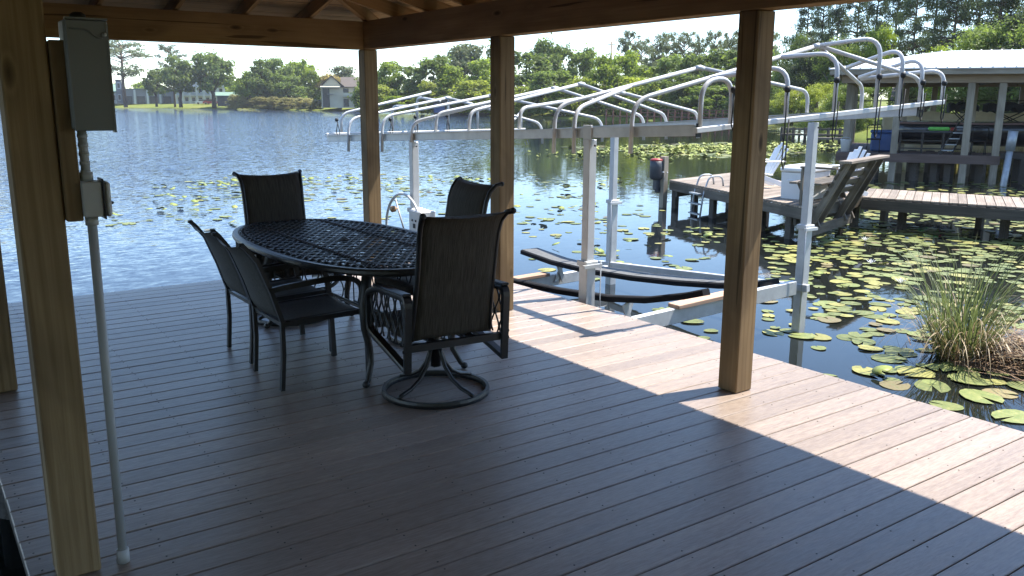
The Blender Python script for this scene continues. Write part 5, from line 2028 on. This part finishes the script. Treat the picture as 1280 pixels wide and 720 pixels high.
# ------------------------------------------------------------------ lily pads
POLY = {
    'rA': ([(14.0, 11.2), (18.7, 11.8), (20.2, 9.0), (10.1, 4.0), (8.3, 3.3), (7.2, 3.8), (8.6, 5.9), (10.4, 8.1)], 15.0, 'among the pads between the boat lift and the walkway'),
    'rB': ([(10.6, 8.4), (8.8, 5.9), (7.2, 4.0), (6.7, 4.1), (6.8, 4.9), (7.2, 5.6)], 6.5, 'in the open blue water right of the boat lift'),
    'mid': ([(18.4, 25.0), (14.6, 14.5), (14.3, 12.4), (9.6, 8.3), (9.5, 9.5), (9.1, 12.6)], 3.2, 'in the scattered drift behind the boat lift'),
    'midlow': ([(9.1, 12.6), (9.5, 9.5), (9.4, 8.1), (8.1, 6.2), (7.6, 6.6), (6.9, 7.7), (7.2, 9.9)], 2.4, 'in the water under and beside the boat lift bunks'),
    'edge': ([(6.6, 8.2), (6.4, 6.0), (7.0, 5.0), (7.3, 6.2), (7.2, 7.6)], 3.2, 'in the water under and beside the boat lift bunks'),
    'leftband': ([(5.5, 25.6), (9.6, 29.7), (13.2, 27.4), (16.1, 23.7), (12.4, 18.2), (8.8, 18.3), (6.6, 16.1), (5.8, 20.2), (5.0, 23.0)], 2.6, 'in the loose band beyond the table'),
    'left2': ([(3.9, 22.1), (5.4, 21.8), (4.8, 18.7), (3.2, 18.4)], 2.6, 'in the small patch right of the outlet box'),
    'left3': ([(5.2, 19.3), (6.6, 21.0), (4.2, 13.1), (3.7, 13.8)], 1.3, 'in the loose band beyond the table'),
    'left4': ([(12.0, 23.7), (14.6, 21.4), (7.4, 10.9), (7.1, 14.0)], 1.5, 'in the loose band beyond the table'),
    'farband': ([(30.0, 37.8), (42.5, 37.2), (46, 33.4), (36.8, 26.8), (30.3, 26.5), (29.4, 32.0)], 3.6, 'in the far band beyond the neighbouring dock'),
    'farband2': ([(70, 57.7), (80.9, 61.1), (63.8, 45.7), (55.4, 43.0)], 1.6, 'in the far band by the opposite bank'),
    'farband3': ([(31.3, 24.6), (32.2, 22.3), (28.8, 19.9), (27.3, 21.7)], 5, 'in the patch left of the boathouse deck'),
    'bh': ([(24.8, 16.1), (31.3, 13.1), (28.2, 9.6), (24.0, 8.6), (20.9, 12.4)], 5.5, 'in the patch between the walkway and the boathouse'),
}


def in_poly(x, y, poly):
    c = False
    j = len(poly) - 1
    for i in range(len(poly)):
        xi, yi = poly[i]
        xj, yj = poly[j]
        if (yi > y) != (yj > y) and x < (xj - xi) * (y - yi) / (yj - yi) + xi:
            c = not c
        j = i
    return c


def pad_shape(rng, n=14, cup=0.0):
    """unit pad with its notch, lightly waved"""
    vs = [(0, 0, 0.004 + cup * 0.02)]
    gap = rng.uniform(0.10, 0.28)
    ph = rng.uniform(0, 6.28)
    for i in range(n):
        a = gap + (2 * math.pi - 2 * gap) * i / (n - 1)
        r = 1 + 0.05 * math.sin(3 * a + ph) + rng.uniform(-.03, .03)
        vs.append((r * math.cos(a), 0.86 * r * math.sin(a), 0.008 + 0.014 * math.sin(2 * a + ph) * (0.2 + cup) + cup * 0.04 * max(0, math.sin(a + ph))))
    lo = [(x * 0.985, y * 0.985, -0.02) for x, y, z in vs]
    m_ = n + 1
    fs = [(0, i, i + 1) for i in range(1, n)] + [(i, i + m_, i + 1 + m_, i + 1) for i in range(1, n)] + [(0, m_, m_ + 1, 1), (0, n, n + m_, m_)]
    return vs + lo, fs


rng = random.Random(11)
SH = [pad_shape(rng, 14, rng.choice((0, 0, 0.4, 1.0))) for _ in range(7)]
pads = []
grid = {}
for key, (poly, dens, where) in POLY.items():
    xs, ys_ = [p[0] for p in poly], [p[1] for p in poly]
    area = abs(sum(poly[i - 1][0] * poly[i][1] - poly[i][0] * poly[i - 1][1] for i in range(len(poly)))) / 2
    want, tries = int(area * dens), 0
    while want > 0 and tries < area * dens * 12:
        tries += 1
        x, yy = rng.uniform(min(xs), max(xs)), rng.uniform(min(ys_), max(ys_))
        if not in_poly(x, yy, poly):
            continue
        cl = mnoise.noise(Vector((x * 0.55, yy * 0.55, 3.1)))
        if key not in ('rA', 'bh', 'farband', 'farband3') and cl < rng.uniform(-0.35, 0.15):
            want -= 0.35
            continue
        if key == 'rA' and cl < rng.uniform(-0.7, -0.2):
            continue
        if x < DX1 + 0.25 and yy < YTOP + 0.3:
            continue
        r = 0.062 + 0.092 * rng.random() ** 1.3 if key not in ('farband', 'farband2') else rng.uniform(0.14, 0.3)
        gx, gy = int(x / 0.4), int(yy / 0.4)
        ok = True
        for i in (-1, 0, 1):
            for j in (-1, 0, 1):
                for (qx, qy, qr) in grid.get((gx + i, gy + j), ()):
                    if (qx - x) ** 2 + (qy - yy) ** 2 < ((qr + r) * 0.58) ** 2:
                        ok = False
        if not ok:
            continue
        grid.setdefault((gx, gy), []).append((x, yy, r))
        pads.append((r / math.hypot(x, yy), x, yy, r, where))
        want -= 1
# the big pads floating against the grass clump
for (x, yy, r) in ((7.55, 4.15, 0.21), (7.3, 3.85, 0.2), (7.05, 4.05, 0.17), (7.75, 3.75, 0.23), (7.35, 3.45, 0.22), (7.95, 3.35, 0.2), (7.1, 3.05, 0.22), (7.6, 3.0, 0.2), (8.0, 4.6, 0.18), (7.75, 4.55, 0.2), (6.7, 2.55, 0.21), (7.5, 2.6, 0.2), (7.2, 4.4, 0.17), (8.2, 2.9, 0.2), (6.9, 3.5, 0.16), (6.6, 3.3, 0.13), (6.95, 2.75, 0.15), (7.35, 2.35, 0.18), (6.4, 3.0, 0.12), (7.9, 3.05, 0.15), (6.75, 4.55, 0.14), (6.35, 4.3, 0.13), (6.1, 3.9, 0.12), (7.6, 3.4, 0.17), (7.0, 2.3, 0.16)):
    r *= 0.84
    pads.append((9, x, yy, r, 'against the grass clump by the deck edge'))


def place(x, yy, where):
    if 'between the boat lift and' not in where:
        return where
    marks = ((8.4, 4.2, 'just beyond the grass clump'), (7.9, 5.7, 'around the right hand lift post'), (13.6, 9.4, 'in front of the leaning bench'), (16.6, 8.5, 'along the near side of the walkway'), (11.2, 8.3, 'midway between the lift and the bench'), (12.5, 6.2, 'midway between the grass clump and the walkway'), (14.5, 11.5, 'under the left edge of the neighbouring dock'))
    return min(marks, key=lambda m_: (m_[0] - x) ** 2 + (m_[1] - yy) ** 2)[2]

pads.sort(reverse=True)
pm = {}
for mname in ('pad_green', 'pad_yellow', 'pad_brown'):
    for i, (vs, fs) in enumerate(SH):
        g = G()
        g.add(vs, fs, True)
        me = bpy.data.meshes.new('lily_pad')
        me.from_pydata(g.v, [], g.f)
        me.materials.append(MATS[mname])
        pm[(mname, i)] = me


def pick(rng):
    q = rng.random()
    return 'pad_green' if q < 0.72 else ('pad_yellow' if q < 0.95 else 'pad_brown')


LAB = {'pad_green': 'round green lily pad', 'pad_yellow': 'yellowed lily pad', 'pad_brown': 'browned lily pad'}
for (_, x, yy, r, where) in pads[:290]:
    where = place(x, yy, where)
    m_ = pick(rng)
    o = bpy.data.objects.new('lily_pad', pm[(m_, rng.randrange(7))])
    C.objects.link(o)
    o.location = (x, yy, WATER + 0.004 + rng.uniform(0, 0.010))
    o.rotation_euler = (rng.gauss(0, 0.02), rng.gauss(0, 0.02), rng.uniform(0, 6.283))
    o.scale = (r, r, r)
    szw = 'small ' if r < 0.12 else ('large ' if r > 0.16 else '')
    props(o, '%s%s floating %s' % (szw, LAB[m_], where), 'lily pad', '%s%ss %s' % (szw, LAB[m_], where))
rest = {'pad_green': G(), 'pad_yellow': G(), 'pad_brown': G()}
for (_, x, yy, r, where) in pads[290:]:
    vs, fs = SH[rng.randrange(7)]
    a = rng.uniform(0, 6.283)
    ca, sa = math.cos(a), math.sin(a)
    z0 = WATER + 0.004 + rng.uniform(0, 0.010)
    rest[pick(rng)].add([(x + r * (ca * p[0] - sa * p[1]), yy + r * (sa * p[0] + ca * p[1]), z0 + r * p[2]) for p in vs], fs)
for k, gg in rest.items():
    o = single('lily_pads', gg, k, 'the many smaller %s lily pads further out on the water' % {'pad_green': 'green', 'pad_yellow': 'yellowed', 'pad_brown': 'browned'}[k], 'lily pads', kind='stuff', origin=(0, 0, WATER))
# raised yellow green spatterdock leaves standing out of the water, in clusters
rng = random.Random(23)
g = G()
for (cx, cy, n_) in [(5.4, 20.4, 26), (6.2, 22.5, 26), (7.6, 26.0, 40), (9.0, 26.5, 36), (11.0, 26.0, 36), (13.0, 24.5, 34), (14.6, 23.2, 40), (10.8, 22.8, 20), (12.4, 21.2, 22), (11.0, 16.5, 16), (10.2, 14.0, 18), (13.2, 15.6, 18), (10.5, 11.3, 12), (9.3, 10.0, 10), (12.3, 11.2, 16), (5.8, 17.6, 10), (8.5, 7.3, 6), (17.3, 20.2, 30), (7.5, 4.2, 6), (15.0, 18.5, 24), (11.8, 7.0, 6), (14.5, 9.0, 8)]:
    for _ in range(int(n_ * 0.6)):
        x, yy = cx + rng.gauss(0, 0.75), cy + rng.gauss(0, 0.5)
        if x < DX1 + 0.3 and yy < YTOP + 0.3:
            continue
        r = rng.uniform(0.06, 0.115)
        vs, fs = SH[rng.randrange(7)]
        M = Matrix.Rotation(rng.uniform(0, 6.28), 3, 'Z') @ Matrix.Rotation(rng.uniform(0.05, 0.4), 3, 'X') @ Matrix.Rotation(rng.uniform(0, 6.28), 3, 'Z')
        z0 = WATER + rng.uniform(0.03, 0.08)
        g.add([Vector((x, yy, z0)) + (M @ Vector(p)) * r for p in vs], fs, True)
for _ in range(800):
    x, yy = 36 + rng.gauss(0, 4.5), 31.5 + rng.gauss(0, 2.2)
    r = rng.uniform(0.08, 0.16)
    vs, fs = SH[rng.randrange(7)]
    M = Matrix.Rotation(rng.uniform(0, 6.28), 3, 'Z') @ Matrix.Rotation(rng.uniform(0.1, 0.6), 3, 'X')
    g.add([Vector((x, yy, WATER + rng.uniform(0.03, 0.10))) + (M @ Vector(p)) * r for p in vs], fs, True)
single('water_leaves', g, 'leaf_spatter', 'raised yellow green water plant leaves standing above the pads', 'water plants', kind='stuff', origin=(0, 0, WATER))
for i, (x, yy) in enumerate(((14.2, 9.0), (13.0, 9.6), (12.2, 7.6), (16.2, 10.4), (11.2, 6.5))):
    t = thing('water_lily', ['white water lily bloom in front of the leaning bench', 'white water lily bloom beside the dock corner', 'white water lily bloom amid the pads right of the lift', 'white water lily bloom beside the walkway', 'white water lily bloom beyond the grass clump'][i], 'flower', (x, yy, WATER + 0.02), group='white water lily blooms')
    for q in range(10):
        a = q * 0.628
        g = G()
        rr = 0.085 if q % 2 else 0.06
        g.add([(0, 0, 0), (rr * .5 * math.cos(a - .3), rr * .5 * math.sin(a - .3), 0.03), (rr * math.cos(a), rr * math.sin(a), 0.07), (rr * .5 * math.cos(a + .3), rr * .5 * math.sin(a + .3), 0.03)], [(0, 1, 2, 3)], True)
        part('petal', g, 'white_plastic', t)

# ------------------------------------------------------------------ far buildings
FB = []


def building(name, label, cat, px0, px1, d, z0, h, depth, wallmat, roofmat, roof='gable', roofh=1.5, rows=0, cols=0, winmat='window_dark', doors=()):
    a, b = col(px0, d), col(px1, d)
    ax = (b - a).normalized()
    ay = Vector((-ax.y, ax.x, 0))
    if ay.dot(a) < 0:
        ay = -ay
    L = (b - a).length
    t = thing(name, label, cat, (a.x, a.y, z0))
    P = lambda s, q, z: a + ax * s + ay * q + Vector((0, 0, z0 + z))
    M = Matrix((ax, ay, Vector((0, 0, 1)))).transposed()
    g = G()
    g.box(P(L / 2, depth / 2, h / 2), (L, depth, h), M)
    wl = part('wall', g, wallmat, t, True)
    g = G()
    ov = 0.4
    if roof == 'gable':       # ridge runs along the facade
        g.prism([(-ov, h), (depth / 2, h + roofh), (depth + ov, h), (depth + ov, h + .15), (depth / 2, h + roofh + .18), (-ov, h + .15)], lambda p: P(-ov, p[0], p[1]), lambda p: P(L + ov, p[0], p[1]))
    elif roof == 'front':     # gable faces the lake
        g.prism([(-ov, h), (L / 2, h + roofh), (L + ov, h), (L + ov, h + .15), (L / 2, h + roofh + .18), (-ov, h + .15)], lambda p: P(p[0], -ov, p[1]), lambda p: P(p[0], depth + ov, p[1]))
        g2 = G()
        g2.prism([(0, h), (L / 2, h + roofh), (L, h)], lambda p: P(p[0], 0.0, p[1]), lambda p: P(p[0], 0.3, p[1]))
        part('gable_wall', g2, wallmat, t, True)
    else:
        g.box(P(L / 2, depth / 2, h + 0.12), (L + 2 * ov, depth + 2 * ov, 0.24), M)
    part('roof', g, roofmat, t, True)
    for r in range(rows):
        for c in range(cols):
            s = L * (c + 0.5) / cols
            z = h * (r + 0.55) / rows
            wv, hv = L / cols * 0.55, h / rows * 0.5
            g = G()
            g.box(P(s, -0.04, z), (wv, 0.1, hv), M)
            f = part('window', g, 'white_paint', t, True)
            g = G()
            g.box(P(s, -0.08, z), (wv * 0.84, 0.06, hv * 0.84), M)
            part('pane', g, winmat, f, True)
    for (s, wv, hv, zc) in doors:
        g = G()
        g.box(P(s * L, -0.05, zc), (wv, 0.12, hv), M)
        part('door', g, winmat, t, True)
    return t, P, M, L


t, P, M, L = building('white_building', 'low white building with pale green roof at the far left of the far bank', 'building', 128, 168, 300, 0.3, 3.4, 14, 'wall_white', 'roof_green', 'gable', 2.4, 1, 4)
g = G()
g.prism([(-2.5, 2.3), (0, 3.1), (0, 3.3), (-2.5, 2.5)], lambda p: P(0.2, p[0], p[1]), lambda p: P(L * 0.55, p[0], p[1]))
part('porch_roof', g, 'roof_green', t, True)
building('tower_block', 'narrow grey stair tower at the right end of the white building', 'building', 167, 174, 296, 0.3, 7.0, 4, 'wall_grey', 'wall_grey', 'flat', 0, 2, 1)
t, P, M, L = building('apartment_block', 'long dark grey two storey block behind the oaks on the far bank', 'building', 174, 240, 292, 0.3, 4.3, 10, 'wall_grey', 'wall_grey', 'flat', 0)
for s in (0.22, 0.45, 0.68, 0.95):
    g = G()
    g.box(P(L * s, -0.3, 2.1), (0.6, 0.4, 4.2), M)
    part('pillar', g, 'wall_white', t, True)
for s in (0.1, 0.33, 0.56, 0.8):
    g = G()
    g.box(P(L * s, -0.06, 1.2), (2.2, 0.14, 2.2), M)
    part('opening', g, 'window_dark', t, True)
t, P, M, L = building('balcony_block', 'white block with rows of balconies behind the round crowned tree', 'building', 238, 296, 286, 0.3, 8.0, 10, 'wall_white', 'wall_grey', 'flat', 0, 3, 7)
for z in (2.6, 5.2):
    g = G()
    g.box(P(L / 2, -0.7, z), (L, 1.3, 0.2), M)
    part('balcony', g, 'wall_white', t, True)
for k in range(8):
    g = G()
    g.box(P(L * k / 7.0, -1.2, 3.9), (0.35, 0.3, 7.8), M)
    part('column', g, 'wall_white', t, True)
building('shed', 'small dark shed with pale green roof on the far bank', 'shed', 287, 312, 246, 0.0, 2.6, 5, 'wall_brown', 'roof_green', 'gable', 0.9)
# cream house, gable towards the lake, wing to the right
hd = 204
t, P, M, L = building('cream_house', 'cream two storey house with brown roof behind the corner post', 'house', 411.5, 437, hd, 0.0, 4.6, 14, 'wall_cream', 'roof_shingle', 'front', 2.3)
g = G()
g.box(P(L * 0.22, -0.06, 2.2), (1.5, 0.14, 4.2), M)
part('stair_opening', g, 'window_dark', t, True)
g = G()
g.box(P(L * 0.42, -0.5, 3.0), (1.2, 0.9, 0.12), M)
part('balcony', g, 'wall_grey', t, True)
g = G()
g.prism([(0, 0), (4.3, 0), (4.3, 0.18), (0, 0.18)], lambda p: P(p[0] - 0.2, -1.4, 4.4 + p[1]), lambda p: P(p[0] - 0.2, 0.1, 4.7 + p[1]))
part('porch_roof', g, 'wall_cream', t, True)
t, P, M, L = building('house_wing', 'cream wing with brown roof and balconies right of the cream house', 'house', 437, 470, hd, 0.0, 4.5, 9, 'wall_cream', 'roof_shingle', 'gable', 2.2)
for s in (0.12, 0.5, 0.85):
    for z in (1.1, 3.4):
        g = G()
        g.box(P(L * s, -0.05, z), (1.2, 0.12, 1.7), M)
        part('window', g, 'window_dark', t, True)
g = G()
g.box(P(L * 0.45, -0.7, 2.5), (L * 0.9, 1.2, 0.15), M)
g.box(P(L * 0.45, -1.25, 3.0), (L * 0.9, 0.08, 0.7), M)
part('balcony', g, 'wall_cream', t, True)


def car(label, px, d, mat):
    p = col(px, d)
    a = col(px + 1, d) - p
    t = thing('parked_car', label, 'car', (p.x, p.y, 0.35), math.atan2(a.y, a.x), 'cars parked behind the far bank')
    g = G()
    g.prism([(-2.2, 0.25), (2.2, 0.25), (2.25, 0.7), (1.3, 0.92), (0.8, 1.4), (-0.9, 1.42), (-1.7, 0.95), (-2.25, 0.85)], lambda q: Vector((q[0], -0.85, q[1])), lambda q: Vector((q[0], 0.85, q[1])))
    part('body', g, mat, t)
    g = G()
    g.prism([(-1.45, 0.95), (1.1, 0.95), (0.72, 1.33), (-0.85, 1.35)], lambda q: Vector((q[0], -0.87, q[1])), lambda q: Vector((q[0], 0.87, q[1])))
    part('window', g, 'window_dark', t)
    for x in (-1.4, 1.4):
        for s in (-1, 1):
            g = G()
            g.lathe((x, s * 0.8, 0.32), [(0.32, -0.1), (0.32, 0.1)], 12, (0, 1, 0))
            part('wheel', g, 'black_rubber', t)


car('white car parked left of the cream house', 396, 226, 'car_white')
car('dark blue car parked beside the cream house', 405, 222, 'car_blue')
car('white car parked behind the round crowned tree', 270, 274, 'car_white')
car('red car parked left of the small shed', 279, 270, 'car_red')
# right hand shore: dark old boathouse, rusty pier, tower, utility pole
t, P, M, L = building('old_boathouse', 'low dark flat roofed boathouse on the wooded shore behind the canopy', 'boathouse', 690, 757, 132, WATER, 2.3, 6, 'wall_brown', 'wall_brown', 'flat', 0)
for s, wv in ((0.12, 1.6), (0.62, 1.8), (0.9, 1.6)):
    g = G()
    g.box(P(L * s, -0.06, 0.95), (wv, 0.14, 1.5), M)
    part('opening', g, 'window_dark', t, True)
t, P, M, L = building('old_boathouse', 'dark boathouse with blue tarpaulin at the shore left of the middle post', 'boathouse', 545, 618, 150, WATER, 2.6, 6, 'wall_brown', 'wall_brown', 'flat', 0)
g = G()
g.box(P(L * 0.1, -0.2, 1.2), (1.8, 0.5, 1.4), M)
part('blue_tarpaulin', g, 'tub_blue', t, True)
pr = thing('rusty_pier', 'rust brown timber pier with railing along the far shore', 'pier', tuple(col(820, 108) + Vector((0, 0, WATER))))
for (px0, px1, z) in ((752, 900, -0.1), (752, 900, 0.75), (790, 900, 0.35)):
    g = G()
    a, b = col(px0, 112), col(px1, 104)
    g.bar((a.x, a.y, z), (b.x, b.y, z), 0.12, 0.14 if z < 0 else 0.10)
    part('rail', g, 'rust_wood', pr, True)
for k in range(19):
    q = k / 18
    px_ = 752 + 148 * q
    p = col(px_, 112 - 8 * q)
    g = G()
    g.box((p.x, p.y, -0.4), (0.16, 0.16, 2.4))
    part('post', g, 'rust_wood', pr, True)
pr = thing('low_dock', 'low dark dock with benches beyond the cove, right of the post', 'dock', tuple(col(1010, 62) + Vector((0, 0, WATER))))
for (px0, px1, d, z) in ((962, 1048, 62, -0.42), (968, 1040, 61.5, -0.05), (1000, 1048, 58, -0.5)):
    g = G()
    a, b = col(px0, d), col(px1, d)
    g.bar((a.x, a.y, z), (b.x, b.y, z), 0.6 if z < -0.3 else 0.1, 0.12)
    part('platform' if z < -0.3 else 'rail', g, 'weathered_timber', pr, True)
for px_ in (964, 978, 992, 1006, 1020, 1034, 1046):
    p = col(px_, 62)
    g = G()
    g.box((p.x, p.y, -0.55), (0.14, 0.14, 1.2))
    part('post', g, 'pile_timber', pr, True)
p = col(585, 152)
tw = thing('platform_tower', 'grey open timber tower with a top rail among the trees', 'tower', (p.x, p.y, 0))
for dx in (-0.7, 0.75):
    g = G()
    g.box((p.x + dx * 0.82, p.y - dx * 0.57, 2.5), (0.16, 0.16, 5.0))
    part('leg', g, 'grey_post_timber', tw, True)
g = G()
g.bar((p.x - 0.65, p.y + 0.45, 4.9), (p.x + 0.65, p.y - 0.45, 4.9), 0.14, 0.14)
g.bar((p.x - 0.6, p.y + 0.42, 3.2), (p.x + 0.6, p.y - 0.42, 3.2), 0.5, 0.12)
part('platform', g, 'grey_post_timber', tw, True)
p = col(756, 160)
up_ = thing('utility_pole', 'bare utility pole rising above the trees', 'pole', (p.x, p.y, 0))
g = G()
zt = height(56, 756, 160)
g.tube([(p.x, p.y, 0), (p.x, p.y, zt)], 0.16, 8)
part('pole', g, 'grey_post_timber', up_, True)
g = G()
g.bar((p.x - 0.5, p.y + 0.4, zt - 0.5), (p.x + 0.5, p.y - 0.4, zt - 0.5), 0.12, 0.14)
part('crossarm', g, 'grey_post_timber', up_, True)
# pale building seen through the boathouse
building('neighbour_house', 'tan house with pink brown roof seen through the boathouse', 'house', 1098, 1150, 70, 0.2, 1.6, 8, 'wall_cream', 'roof_shingle', 'gable', 1.1)

# ------------------------------------------------------------------ summer haze over the lake
g = G()
g.box((0, 0, 12.0), (1500, 1500, 29.6))
hz = bpy.data.meshes.new('haze')
hz.from_pydata(g.v, [], g.f)
m = bpy.data.materials.new('haze_air')
m.use_nodes = True
m.node_tree.nodes.remove(m.node_tree.nodes['Principled BSDF'])
pv = m.node_tree.nodes.new('ShaderNodeVolumePrincipled')
pv.inputs['Color'].default_value = (0.93, 0.96, 1.0, 1)
pv.inputs['Density'].default_value = 0.00026
m.node_tree.links.new(pv.outputs[0], m.node_tree.nodes['Material Output'].inputs['Volume'])
hz.materials.append(m)
ho = bpy.data.objects.new('haze', hz)
C.objects.link(ho)
ho['kind'] = 'stuff'
ho['label'] = 'thin summer haze over the lake'
ho['category'] = 'haze'
